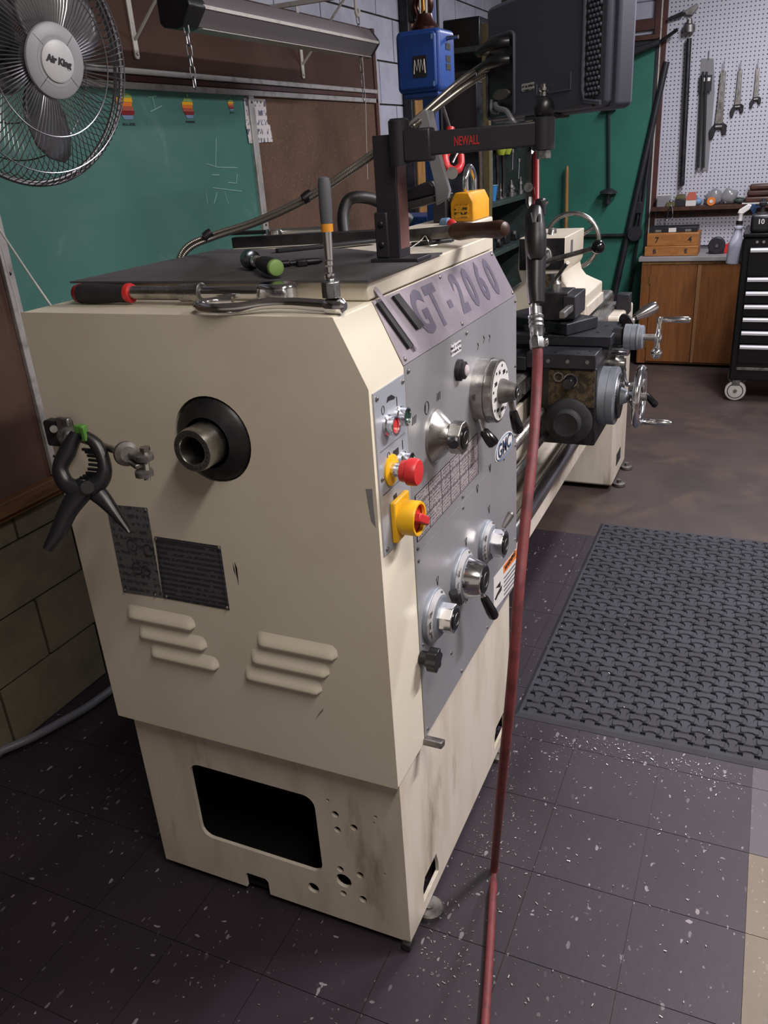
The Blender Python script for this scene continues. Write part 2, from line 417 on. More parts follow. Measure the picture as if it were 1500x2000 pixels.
# boards on the back wall
yb = WY-.016
ck = struct(M().bb(1.965, 3.12, yb, WY-.005, .78, 1.802).ob('trim_1', 'cork', ang=0)); ck.name = 'cork_board'
for a in ('kind',):
    del ck[a]
tag(ck, 'brown cork pinboard right of the green chalkboard', 'pinboard')
c2 = M().bb(-.9, .598, yb, WY-.005, .74, 1.802).ob('cork_board', 'cork_dark', ang=0); tag(c2, 'dark brown cork pinboard at the left edge behind the spring clamp', 'pinboard')
c3 = M().bb(.2, 3.13, WY-.02, WY-.005, 1.862, 2.128).ob('cork_board', 'cork_dark', ang=0); tag(c3, 'long dark brown panel above the chalkboard behind the brackets', 'pinboard')
chalk = M().bb(.625, 1.93, yb, WY-.005, .745, 1.802).ob('chalkboard', 'chalk_green', ang=0); tag(chalk, 'green chalkboard with faint chalk marks behind the lathe', 'chalkboard')
k = 0
def trim(x0, x1, z0, z1, m='alu_trim', y=WY-.02, t=.016):
    global k; k += 1
    return struct(M().bb(x0, x1, y-t/2, WY-.005, z0, z1).ob('trim_%d' % k, m, bev=.002))
trim(.595, .628, .745, 1.802)
trim(1.928, 1.967, .745, 1.802)
trim(-.9, 3.14, 1.802, 1.822)
trim(-.9, 3.14, 1.824, 1.842, 'frame_brown', WY-.016)
trim(-.9, 3.14, 1.844, 1.862, 'alu_trim', WY-.022)
trim(3.12, 3.15, .7, 2.13, 'frame_brown')
trim(3.15, 3.162, .7, 2.13, 'alu_trim')
trim(-.9, 3.14, .70, .742, 'wood_trim', WY-.03, .03)
trim(-.9, 3.14, .682, .70, 'wood_trim', WY-.02, .02)
# screws of the light strips
for x in (.612, 1.947):
    for z in (.8, 1.33, 1.78):
        m_ = M(); screw(m_, (x, WY-.028, z), (0, -1, 0), .005); m_.ob('screw', 'dark_steel', bpy.data.objects['trim_1' if x < 1 else 'trim_2'])

# chalk marks on the board (thin chalk strokes)
CMS = []
def stroke(*pp, r=.0022):
    pts = [P(a, b, y=yb-.001) for a, b in pp]
    M().tube(pts, r, 4).ob('chalk_stroke', 'chalk', chalk)
stroke((289, 190), (306, 188)); stroke((298, 190), (303, 212)); stroke((293, 219), (316, 207))
stroke((422, 270), (421, 325)); stroke((402, 320), (425, 327), (463, 328)); stroke((463, 340), (462, 358), (445, 357)); stroke((413, 342), (428, 342))
stroke((415, 367), (440, 370), (472, 374)); stroke((424, 376), (418, 398)); stroke((438, 374), (446, 398)); stroke((402, 376), (405, 398))

# striped fruit stickers on the chalkboard
def sticker(px, py, s, label):
    o = thing('sticker', label, 'sticker', P(px, py, y=yb-.001), 'striped fruit stickers on the chalkboard')
    c = P(px, py, y=yb-.001); h = s/6
    cols = ['green_cap', 'yellow_plastic', 'orange_print', 'terracotta', 'red_dark', 'pale_blue']
    wd = [.62, .95, 1.0, .92, .96, .78]; sh = [0, -.05, -.1, -.06, .02, 0]
    for i in range(6):
        z1 = c.z+s/2-i*h
        w0 = wd[i]*s*.5; w1 = (wd[i+1] if i < 5 else .5)*s*.5; o0 = sh[i]*s
        M().prism([(c.x-w0+o0, c.y-.0012, z1), (c.x+w0+o0, c.y-.0012, z1), (c.x+w1+o0, c.y-.0012, z1-h+.0006), (c.x-w1+o0, c.y-.0012, z1-h+.0006)], (0, .0012, 0)).ob('stripe', cols[i], o, ang=0)
    lf = spline([(c.x+.01*s, c.y-.001, c.z+s*.53), (c.x+.1*s, c.y-.001, c.z+s*.62), (c.x+.08*s, c.y-.001, c.z+s*.76), (c.x-.04*s, c.y-.001, c.z+s*.66)], 3, True)
    M().prism(lf, (0, .001, 0)).ob('leaf', 'green_cap', o, ang=0)
    M().bb(c.x-.4*s, c.x+.4*s, c.y-.001, c.y, c.z-s*.72, c.z-s*.63).ob('caption', mat_rows('cap_rows', '#2f6c5c', '#15201d', (1, 0, 0), (0, 0, 1), 60, 160, .42, fill=1.), o, ang=0)
sticker(246, 208, .075, 'largest striped fruit sticker on the chalkboard, beside the fan')
sticker(368, 212, .062, 'middle-sized striped fruit sticker on the chalkboard')
sticker(451, 206, .036, 'smallest striped fruit sticker at the chalkboard top right corner')

# notes pinned on the cork
def note(name, cs, label, mt, dy):
    pts = [P(a, b, y=yb-dy) for a, b in cs]
    o = M().prism(pts, (0, .0015, 0)).ob(name, mt, ang=0); tag(o, label, 'note', 'handwritten notes on the cork board'); return o
mr1 = mat_rows('note_rows', '#c6c2c3', '#5f6070', (1, 0, 0), (0, 0, 1), 30, 95, .53, .85, fill=.6)
note('paper_note', [(476, 191), (518, 194), (523, 243), (481, 247)], 'white handwritten note pinned on cork, the upper one', mr1, .003)
note('paper_note', [(481, 245), (527, 243), (533, 277), (487, 280)], 'white handwritten note pinned on cork, the lower one', mr1, .005)

# far wall
wall_far = struct(M().bb(FX+.006, FX+.14, -4.2, WY+.1, 0, 2.95).ob('wall_far', 'mortar_white', ang=0))
b2 = M().box((0, 0, 0), (.02, .391, .191)).mesh('block', 'block_white', 0)
for c in range(8, 14):
    for i in range(-5, 4):
        inst('block', b2, (FX+.006, .1+i*.4+(.2 if c % 2 else 0)-.0, c*.2+.1), wall_far)
struct(M().bb(-3.2, -3.08, -4.2, WY+.1, 0, 2.95).ob('wall_left', mat('wall_paint', '#c9c5be', .8), ang=0))
struct(M().bb(-3.2, FX+.1, -4.3, -4.2, 0, 2.95).ob('wall_front', 'wall_paint', ang=0))

# rubber mat with woven studs
def build_mat():
    xa, xb, ya, yb_ = .862, 2.285, -.80, .02
    t = thing('anti_fatigue_mat', 'black rubber floor mat with a woven stud pattern in front of the lathe', 'floor mat', ((xa+xb)/2, (ya+yb_)/2, 0))
    p = .0425; H = .009; bd = .024
    nx = int((xb-xa-2*bd)/p); ny = int((yb_-ya-2*bd)/p); ox = xa+(xb-xa-nx*p)/2; oy = ya+(yb_-ya-ny*p)/2
    h = .0074
    xs = [ox-.004]+[q for i in range(nx+1) for q in (ox+i*p-h, ox+i*p+h)]; ys = [oy-.004]+[q for j in range(ny+1) for q in (oy+j*p-h, oy+j*p+h)]
    xs[0] = ox-h-.001; ys[0] = oy-h-.001
    m = M(); W_ = len(xs); idx = lambda i, j: j*W_+i
    vs = [(x, y, H) for y in ys for x in xs]; fs = []
    for j in range(len(ys)-1):
        for i in range(len(xs)-1):
            if i % 2 == 1 and j % 2 == 1:
                k = len(vs)
                xm0, xm1, ym0, ym1 = xs[i], xs[i+1], ys[j], ys[j+1]
                vs += [(xm0, ym0, .001), (xm1, ym0, .001), (xm1, ym1, .001), (xm0, ym1, .001)]
                a = [idx(i, j), idx(i+1, j), idx(i+1, j+1), idx(i, j+1)]
                fs.append((k, k+1, k+2, k+3))
                for q in range(4): fs.append((a[q], a[(q+1) % 4], k+(q+1) % 4, k+q))
            else: fs.append((idx(i, j), idx(i+1, j), idx(i+1, j+1), idx(i, j+1)))
    m.add(vs, fs); m.ob('base', 'rubber_mat', t, ang=30)
    # bevelled border
    X0, X1, Y0, Y1 = xs[0], xs[-1], ys[0], ys[-1]
    bm_ = M(); o1 = [(xa, ya, .001), (xb, ya, .001), (xb, yb_, .001), (xa, yb_, .001)]; o2 = [(xa+.012, ya+.012, H), (xb-.012, ya+.012, H), (xb-.012, yb_-.012, H), (xa+.012, yb_-.012, H)]; o3 = [(X0, Y0, H), (X1, Y0, H), (X1, Y1, H), (X0, Y1, H)]
    fs = []
    for q in range(4):
        r = (q+1) % 4; fs += [(q, r, 4+r, 4+q), (4+q, 4+r, 8+r, 8+q)]
    bm_.add(o1+o2+o3, fs); bm_.ob('border', 'rubber_mat', t, ang=20)
    # dumbbell shaped stud
    def prof(L, w, n):
        q = []; 
        for sx, sy in ((1, 1), (1, -1), (-1, -1), (-1, 1)): pass
        pts = [(.5*L, .34*w), (.46*L, .5*w), (.3*L, .5*w), (.16*L, .33*w), (-.16*L, .33*w), (-.3*L, .5*w), (-.46*L, .5*w), (-.5*L, .34*w)]
        return pts+[(-a, -b) for a, b in pts]
    pr = prof(p*1.18, p*.62, 0)
    def stud(rot):
        top = [(a*.9, b*.86) for a, b in pr]; n = len(pr); rt = (lambda a, b: (a, b)) if not rot else (lambda a, b: (-b, a))
        return [(*rt(a, b), 0) for a, b in pr]+[(*rt(a, b), .0042) for a, b in top], [tuple(range(2*n-1, n-1, -1))]+[(i, (i+1) % n, (i+1) % n+n, i+n)[::-1] for i in range(n)]
    SH = [M().add(*stud(r)).mesh('stud', 'rubber_mat', 30) for r in (0, 1)]
    cells = []
    for i in range(nx):
        for j in range(ny):
            cells.append((ox+(i+.5)*p, oy+(j+.5)*p, (i+j) % 2))
    def seen(c):
        q = V((c[0], c[1], H))-CAM; return 750+FPX*q.dot(RGT)/q.dot(FWD) < 1510
    cells.sort(key=lambda c: (not seen(c), (V((c[0], c[1], 0))-CAM).length))
    for c in cells[:300]: inst('stud', SH[c[2]], (c[0], c[1], H), t)
    rest = M()
    for c in cells[300:]:
        v, f = stud(c[2]); rest.add([(a+c[0], b+c[1], z+H) for a, b, z in v], f)
    o = rest.ob('studs', 'rubber_mat', t, ang=30); o['kind'] = 'stuff'
build_mat()

# metal chips scattered over the floor by the lathe
ch = M()
def chip(x, y, s, z=.0008):
    a = random.random()*6.28; l = s*(.5+random.random()); w_ = s*(.15+.3*random.random()); cx, sx = math.cos(a), math.sin(a); t = random.uniform(-.4, .4)*s
    pts = [(x+cx*u*l-sx*v*w_, y+sx*u*l+cx*v*w_, z+.0006+(t*u if t*u > 0 else 0)) for u, v in ((-1, -1), (1, -1), (1.1, 1), (-.8, .7))]
    ch.prism(pts, (0, 0, .0005))
for _ in range(900):
    r = random.random()
    if r < .35: x, y = random.uniform(.0, .85), .0-abs(random.gauss(0, .10))-.01
    elif r < .6: x, y = .84-abs(random.gauss(0, .06)), random.uniform(-.62, -.12)
    elif r < .8: x, y = random.uniform(-.5, .8), random.uniform(-.6, .0)
    else: x, y = random.uniform(-.55, .0), random.uniform(-.2, .75)
    chip(x, y, random.choice((.0012, .0016, .002, .003)))
for _ in range(160):
    chip(random.uniform(.9, 2.1), random.gauss(-.1, .22), random.choice((.001, .0016, .0025)), .0135)
o = ch.ob('metal_chips', mat('chip_metal', '#b9b5b5', .35, .8), ang=0); o['kind'] = 'stuff'; o['label'] = 'bright metal chips scattered over the dark floor tiles and mat'; o['category'] = 'chips'

# ------------------------------------------------------------------ the lathe
LT = thing('lathe', 'large cream engine lathe with grey control panel, GT-2060 on its headstock', 'lathe', (1.5, .33, 0))
NX, NY = V((-1, 0, 0)), V((0, -1, 0))
# --- plinth under the headstock: folded sheet with an open window, holes and slots
px0, px1, py0, py1, pz0, pz1 = .03, .79, .012, .66, .02, .475
sil = [(-py0, pz0), (-py0, pz1), (-py1, pz1), (-py1, pz0), (-.425, pz0), (-.425, .058), (-.418, .066), (-.369, .066), (-.362, .058), (-.362, pz0)]
hol = [rrect(-.527, -.210, .143, .357, .028)]
for y, z, r in ((.163, .328, .0085), (.162, .287, .008), (.122, .306, .0085), (.07, .352, .004), (.241, .089, .0145), (.166, .174, .0085), (.161, .142, .019), (.119, .175, .0085), (.165, .103, .008), (.118, .105, .0095), (.177, .361, .004), (.06, .20, .003), (.075, .335, .003)):
    hol.append(circ(-y, z, r, 14))
v, f = place(curve_mesh([sil]+hol, .008), (px0+.004, 0, 0), (0, -1, 0), (0, 0, 1))
plinth = M().add(v, f).ob('plinth', 'cream_dirty', LT, ang=30)
sil = [(px0+.008, pz0), (px1, pz0), (px1, pz1), (px0+.008, pz1)]
sl = [[(.112, .05), (.205, .05), (.205, .075), (.195, .112), (.125, .112), (.112, .09)], [(.645, .05), (.742, .05), (.742, .09), (.73, .112), (.66, .112), (.645, .09)]]
v, f = place(curve_mesh([sil]+sl, .008), (0, py0+.004, 0), (1, 0, 0), (0, 0, 1))
M().add(v, f).ob('side_sheet', 'cream_dirty', plinth, ang=30)
m = M(); m.bb(px0+.008, px1, py1-.008, py1, pz0, pz1); m.ob('back_sheet', 'cream_dirty', plinth, ang=0)
M().bb(px1-.008, px1, py0+.008, py1-.008, pz0, pz1).ob('end_sheet', 'cream_dirty', plinth, ang=0)
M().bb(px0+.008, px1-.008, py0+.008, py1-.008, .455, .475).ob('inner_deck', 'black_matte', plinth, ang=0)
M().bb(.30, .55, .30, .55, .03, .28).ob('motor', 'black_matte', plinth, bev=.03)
M().bb(px0+.012, px1-.012, py1-.0105, py1-.0085, pz0, .454).ob('shade_liner_wall', 'shade_black', plinth, ang=0); M().bb(px1-.0105, px1-.0085, py0+.011, py1-.011, pz0, .454).ob('shade_liner_wall', 'shade_black', plinth, ang=0); M().bb(px0+.012, px1-.012, py0+.03, py1-.011, pz0, pz0+.004).ob('shade_liner_floor', 'shade_black', plinth, ang=0); M().bb(.26, px1-.012, py0+.0085, py0+.0105, .12, .454).ob('shade_liner_wall', 'shade_black', plinth, ang=0)  # added black sheets: the shade inside the plinth put into their colour
for x, y in ((.135, .010), (.68, .010), (.135, .62), (.68, .62)):
    M().lathe((x, y, 0), ZA, [(0, .032), (.012, .032), (.016, .028), (.016, .011), (.0198, .011)], 18).ob('foot', 'steel_dull', plinth)
M().box((.035, .02, .012), (.03, .02, .02)).ob('torn_corner', 'black_matte', plinth, bev=.003)
# --- end cover with spindle hole
cz, cy = 1.139, .300
sil = [(0, .471), (0, 1.241), (-.05, 1.348), (-.673, 1.348), (-.671, .471)]
v, f = place(curve_mesh([sil, circ(-cy, cz, .0765, 40)], .1365), (.06825, 0, 0), (0, -1, 0), (0, 0, 1))
cover = M().add(v, f).ob('end_cover', 'cream', LT, bev=.005, ang=30)
def louvre(ya, yb_, z):
    m = M(); n = 10; rows = []
    prof = [(-.0118, -.0004), (-.0116, .0045), (-.0108, .0085), (-.0085, .0108), (-.004, .0104), (.002, .0080), (.008, .0050), (.014, .0020), (.020, -.0004)]
    segs = 22; L_ = ya-yb_
    for i in range(segs+1):
        t = i/segs; y = ya-L_*t; e = min(1, min(t, 1-t)*L_/.016); e = math.sqrt(max(0, 1-(1-e)**2))
        rows.append([V((-h*e+.0003, y, z+q*(.5+.5*e))) for q, h in prof])
    vs = [q for r in rows for q in r]; k = len(prof)
    fs = [(i*k+j, i*k+j+1, (i+1)*k+j+1, (i+1)*k+j) for i in range(segs) for j in range(k-1)]
    m.add(vs, fs).ob('louvre', 'cream', cover, ang=60)
for a in ((.577, .410, .753), (.557, .390, .711), (.537, .369, .669), (.270, .100, .750), (.290, .121, .708), (.310, .141, .666)): louvre(*a)
# nameplates with printed rows
pr1 = mat_rows('plate_rows_a', '#67686d', '#47474d', (0, -1, 0), (0, 0, 1), 62, 150, .5, .45, .3, .5)
pr2 = mat_rows('plate_rows_b', '#55565c', '#3b3b42', (0, -1, 0), (0, 0, 1), 90, 130, .40, .45, .3, .55)
M().prism([P(207, 985, x=-.001), P(287, 992, x=-.001), P(317, 1168, x=-.001), P(241, 1157, x=-.001)], (.0012, 0, 0)).ob('nameplate', pr1, cover, ang=0, label='grey plate with lubrication drawing')
np2 = M().prism([P(302, 1048, x=-.0012), P(430, 1067, x=-.0012), P(448, 1192, x=-.0012), P(318, 1168, x=-.0012)], (.0014, 0, 0)).ob('nameplate', pr2, cover, ang=0, label='dark grey plate with rows of small writing')
fr_ = [P(306, 1053, x=-.0018), P(426, 1071, x=-.0018), P(443, 1186, x=-.0018), P(322, 1164, x=-.0018)]
M().tube(fr_, .0008, 4, True).ob('border_line', 'print_black', cover, ang=0)
# lubrication drawing of the first plate: small rings and strokes
lub = []
for (a, b, r) in ((258, 1065, .012), (290, 1075, .012), (268, 1110, .012), (285, 1115, .010)):
    c = P(a, b, x=-.0022); M().tube([c+V((0, math.cos(q*PI/6)*r, math.sin(q*PI/6)*r)) for q in range(12)], .0008, 4, True).ob('drawing_ring', 'print_black', cover, ang=0)
for a in ((212, 990), (284, 996), (244, 1152), (303, 1162), (304, 1052), (427, 1070), (443, 1187), (325, 1165)):
    m = M(); screw(m, P(*a, x=-.002), NX, .0035, .0025); m.ob('rivet', 'steel', cover)
# scratches and paint chips
M().prism([P(458, 1098, x=-.0004), P(463, 1110, x=-.0004), P(466, 1143, x=-.0004), P(461, 1120, x=-.0004)], (.0008, 0, 0)).ob('scratch', 'dark_steel', cover, ang=0)
M().prism([P(455, 1100, x=-.0004), P(458, 1112, x=-.0004), P(460, 1125, x=-.0004), P(456, 1112, x=-.0004)], (.0008, 0, 0)).ob('scratch', 'dark_steel', cover, ang=0)
M().prism([P(714, 955, x=-.0004), P(727, 955, x=-.0004), P(729, 985, x=-.0004), P(734, 1030, x=-.0004), P(725, 1018, x=-.0004), P(719, 985, x=-.0004)], (.0008, 0, 0)).ob('paint_chip', mat('bare_grey', '#807f82', .5), cover, ang=0)
M().prism([P(625, 1390, x=-.0004), P(632, 1383, x=-.0004), P(630, 1390, x=-.0004), P(616, 1405, x=-.0004)], (.0008, 0, 0)).ob('scratch', mat('scuff', '#8a8070', .6), cover, ang=0)
# spindle: dark hub with a bored steel nose
sp = M(); sp.lathe((.07, cy, cz), NX, [(0, .076), (.06, .075), (.068, .0735), (.074, .068), (.086, .046), (.087, .0445), (.06, .043)], 48)
sp.ob('spindle_hub', 'dark_steel', LT)
sn = M().lathe((.07, cy, cz), NX, [(0, .0375), (.115, .0375), (.127, .0360), (.128, .0355), (.128, .0250), (.125, .0235), (.012, .0235)], 48, cap=False).ob('spindle_nose', 'steel', LT)
for i in range(22):
    a = 2*PI*i/22; M().cyl((-.0572, cy+math.cos(a)*.0300, cz+math.sin(a)*.0300), (-.0586, cy+math.cos(a)*.0300, cz+math.sin(a)*.0300), .0019, n=8).ob('hole', 'black_matte', sn)
M().cyl((.06, cy, cz), (.035, cy, cz), .0234, n=24).ob('bore_shade', 'black_matte', sn)  # black disc deep in the nose, shade of the bore painted in
# --- headstock body, lid
HX0, HX1 = .1375, .805
body = M().prism([(HX0, .004, .471), (HX0, .004, 1.243), (HX0, .053, 1.347), (HX0, .64, 1.347), (HX0, .64, .471)], (HX1-HX0, 0, 0)).ob('headstock_body', 'cream', LT, bev=.003)
lid = M().bb(.128, .798, .050, .645, 1.349, 1.379).ob('headstock_lid', 'cream', LT, bev=.003)
# chuck guard beyond the headstock
gd = M(); gd.prism([(.83, .15, 1.394), (.83, .30, 1.394), (.83, .30, 1.10), (.83, .28, 1.10), (.83, .28, 1.37), (.83, .17, 1.37), (.83, .17, 1.12), (.83, .15, 1.12)], (.30, 0, 0)); gd.ob('chuck_guard', 'cream', LT, bev=.004)
# three jaw chuck half hidden behind the guard
ck = M().lathe((.805, cy, cz), XA, [(0, .075), (.05, .075), (.05, .125), (.13, .125), (.135, .118), (.135, .03), (.1, .03)], 40).ob('chuck', 'steel_dull', LT)
for i in range(3):
    a = 2*PI*i/3+.4; R_ = Matrix.Rotation(a, 3, 'X'); M().box(V((.965, cy, cz))+R_ @ V((0, 0, .075)), (.05, .03, .07), R_).ob('jaw', 'steel_dull', ck, bev=.003)
# --- GT-2060 plate on the sloping edge
sd = V((0, .05, .104)).normalized(); pn = XA.cross(sd)
q0 = V((HX0, .001, 1.244))+pn*.0005
plate = M().prism([q0, q0+XA*.668, q0+XA*.650+sd*.113, q0+sd*.113], pn*.0016).ob('name_panel', 'panel_plate', LT, ang=0)
pc = q0+sd*.058+pn*.0019
for ch_, t in (('G', .155), ('T', .225), ('-', .290), ('2', .355), ('0', .425), ('6', .497), ('0', .568)):
    hgt = .108 if ch_ != '-' else .075
    v, f = place(text_mesh(ch_, hgt, .0012, .0042, sx=.78), pc+XA*t, XA, sd); M().add(v, f).ob('letter', 'plate_ink', plate, ang=0)
for t, u_ in ((.012, .008), (.30, .106), (.30, .008), (.655, .008), (.012, .106), (.635, .106)):
    m = M(); screw(m, q0+XA*t+sd*u_+pn*.0016, pn, .0045); m.ob('screw', 'steel_dull', plate)
# --- grey control panel
PB = .487
panel = M().bb(HX0, .812, -.0015, .004, .895, 1.243).ob('control_panel', 'panel_grey', LT, ang=0)
panel2 = M().bb(HX0, .812, -.0022, .004, PB, .8925).ob('control_panel', 'panel_grey', LT, ang=0)
for p_, lst in ((panel, ((.15, 1.232), (.45, 1.232), (.80, 1.232), (.80, 1.08), (.15, .905), (.40, .905), (.70, .905), (.80, .905), (.15, 1.08))), (panel2, ((.15, .88), (.40, .88), (.70, .88), (.80, .88), (.15, .70), (.15, .50), (.36, .50), (.55, .50), (.80, .62), (.55, .62), (.30, .585)))):
    for x, z in lst:
        m = M(); screw(m, (x, -.002, z), NY, .0042); m.ob('screw', 'steel_dull', p_)
def prt(parent, pts, dy=.0026, mt='print_black', name='marking', vec=.0006):
    return M().prism([(p.x, -dy, p.z) for p in [P(a, b, y=0) for a, b in pts]], (0, vec, 0)).ob(name, mt, parent, ang=0)
# threading chart
gm = mat_rows('chart_rows', '#a49c9f', '#6b6165', (1, 0, 0), (0, 0, 1), 150, 260, .47, .5, .2, .62)
chart = M().bb(.150, .505, -.0026, -.0014, .918, 1.008).ob('threading_chart', gm, panel, ang=0)
for z in (.918, .986, 1.008, .952): M().bb(.150, .505, -.0031, -.0022, z-.0006, z+.0006).ob('chart_line', 'print_black', panel, ang=0)
for x in (.150, .215, .280, .330, .385, .440, .505): M().bb(x-.0006, x+.0006, -.0031, -.0022, .918, 1.008).ob('chart_line', 'print_black', panel, ang=0)
# GMC badge
bc = P(985, 872, y=-.002)
M().prism([bc+V((math.cos(a*PI/16)*.075, 0, math.sin(a*PI/16)*.030)) for a in range(32)], (0, .0008, 0)).ob('badge', 'white_plate', panel, ang=0)
M().tube([bc+V((math.cos(a*PI/16)*.069, -.0006, math.sin(a*PI/16)*.026)) for a in range(32)], .0012, 4, True).ob('badge_ring', mat('blue_ink', '#3d5a80', .5), panel, ang=0)
v, f = place(text_mesh('GMC', .048, .0008, .0006), bc+V((0, -.0008, 0)), XA, ZA); M().add(v, f).ob('lettering', mat('navy_ink', '#2b3550', .5), panel, ang=0)
# warning sticker
st = [(962, 1129), (1007, 1071), (1008, 1136), (962, 1193)]
prt(panel2, st, .0030, 'white_plate', 'warning_sticker')
prt(panel2, [(981, 1105), (1007, 1071), (1007, 1087), (981, 1121)], .0036, 'orange_print', 'warning_band')
prt(panel2, [(964, 1170), (968, 1160), (973, 1150), (978, 1142), (977, 1152), (970, 1163), (966, 1172)], .0036, 'print_black', 'pictogram')
prt(panel2, [(966, 1148), (975, 1135), (975, 1146)], .0036, 'print_black', 'pictogram')
wp = P(994, 1098, y=-.004)
v, f = place(text_mesh('WARNING', .020, .0006, .0004), wp+V((.012, 0, -.002)), XA, ZA); M().add(v, f).ob('lettering', 'print_black', panel2, ang=0)
for i in range(6):
    prt(panel2, [(982, 1128+i*8), (1004, 1099+i*8), (1004, 1102+i*8), (982, 1131+i*8)], .0036, 'grey_plate', 'text_line')
# printed symbols
for a in ((930, 955), (955, 915), (908, 1059), (852, 1135), (953, 995)):
    c = P(*a, y=0); M().tube([(c.x-.006, -.0026, c.z+.009), (c.x+.006, -.0026, c.z+.009), (c.x, -.0026, c.z-.009)], .0008, 4, True).ob('pointer', 'print_black', panel2, ang=0)
for i, x in enumerate((.165, .225, .285)):
    c = V((x, -.0022, 1.143+.004*i))
    if i == 1: M().tube([c+V((math.cos(q*PI/6)*.010, 0, math.sin(q*PI/6)*.012)) for q in range(12)], .0007, 4, True).ob('symbol', 'print_black', panel, ang=0)
    for k_ in range(3 if i != 1 else 1): M().tube([c+V((-.009+k_*.007, 0, -.007)), c+V((-.005+k_*.007, 0, .007))], .0006, 4).ob('symbol', 'print_black', panel, ang=0)
for x, z in ((.52, 1.19), (.60, 1.19), (.56, 1.196)): M().tube([(x-.004, -.0022, z-.007), (x+.004, -.0022, z), (x-.002, -.0022, z+.007)], .0008, 4).ob('symbol', 'print_black', panel, ang=0)
M().bb(.36, .415, -.0026, -.0014, 1.205, 1.228).ob('small_plate', mat_rows('sp_rows', '#c5c2c4', '#333333', (1, 0, 0), (0, 0, 1), 110, 200, .45, .5), panel, ang=0)
# indicator lamp
il = M().lathe((.395, -.001, 1.172), NY, [(0, .021), (.008, .021), (.010, .017), (.016, .017), (.018, .014)], 28).ob('indicator', 'dark_steel', LT)
M().lathe((.395, -.018, 1.172), NY, [(0, .0115), (.003, .011), (.006, .006), (.007, .001)], 20).ob('lens', mat('lens_grey', '#b9aeb0', .2), il)
# hex knob with cone flange
def hexhub(p, ap, l, n=6, rot=0.):
    pts = [(p[0]+math.cos(2*PI*i/n+rot)*ap, p[1], p[2]+math.sin(2*PI*i/n+rot)*ap) for i in range(n)]
    return M().prism(pts, (0, -l, 0))
def cap(parent, x, y, z, r):
    M().lathe((x, y, z), NY, [(0, r), (.0016, r), (.002, r*.9)], 24).ob('cap', 'black_gloss', parent)
    M().tube([(x+math.cos(q*PI/8)*r*.55, y-.0024, z+math.sin(q*PI/8)*r*.55) for q in range(16)], .0009, 4, True).ob('cap_ring', 'steel_dull', parent)
def handle(parent, a, b, c, r=.0065, tip=.0105, shaft='chrome'):
    a, b, c = V(a), V(b), V(c)
    M().tube([a, a.lerp(b, .5), b, b.lerp(c, .2)], [r, r, r, r], 12).ob('lever', shaft, parent)
    d = (c-b); l = d.length
    M().lathe(b, d, [(0, r*1.1), (l*.1, tip*.8), (l*.7, tip*1.05), (l*.93, tip), (l, tip*.75)], 16).ob('grip', 'black_gloss', parent)
kx, kz = .262, 1.083
k1 = M().lathe((kx, -.001, kz), NY, [(0, .050), (.005, .050), (.008, .047), (.030, .026), (.034, .025)], 40).ob('range_knob', 'steel', LT)
hexhub((kx, -.034, kz), .031, .024, 8, PI/8).ob('hub', 'steel', k1, bev=.002)
cap(k1, kx, -.058, kz, .021)
M().lathe((kx-.028, -.040, kz+.004), V((-.75, -.5, .1)), [(0, .007), (.012, .009), (.028, .011), (.034, .006)], 14).ob('grip', 'black_plastic', k1)
# large speed dial
kx, kz = .528, 1.096
k2 = M().lathe((kx, -.001, kz), NY, [(0, .068), (.026, .068), (.027, .065), (.030, .065), (.031, .067), (.044, .066), (.046, .063)], 56).ob('speed_dial', 'steel', LT)
M().lathe((kx, -.0462, kz), NY, [(0, .061), (.001, .061)], 48).ob('dial_face', 'white_plate', k2)
for i in range(8):
    a = 2*PI*i/8+.2
    v, f = place(text_mesh(('36', '280', '56', '200', '110', '900', '1800', '600')[i], .012, .0006, .0001), (kx+math.cos(a)*.042, -.0478, kz+math.sin(a)*.042), XA, ZA); M().add(v, f).ob('number', 'print_black', k2, ang=0)
for i in range(8):
    a = 2*PI*i/8+.2+PI/8; M().cyl((kx+math.cos(a)*.053, -.0474, kz+math.sin(a)*.053), (kx+math.cos(a)*.053, -.0482, kz+math.sin(a)*.053), .003, n=10).ob('dot', 'print_black', k2)
M().lathe((kx, -.047, kz), NY, [(0, .026), (.006, .026), (.030, .0175), (.034, .017)], 30).ob('hub', 'steel_dull', k2)
cap(k2, kx, -.081, kz, .013)
handle(k2, (kx+.002, -.066, kz-.012), (kx+.008, -.070, kz-.042), (kx+.020, -.080, kz-.094), .006, .0115, 'steel_dull')
handle(k2, (kx-.040, -.012, kz-.045), (kx-.046, -.022, kz-.072), (kx-.044, -.046, kz-.104), .006, .0125, 'chrome')
M().cyl((kx-.067, -.012, kz+.004), (kx-.0685, -.013, kz+.004), .007, n=12).ob('set_screw', 'chrome', k2)
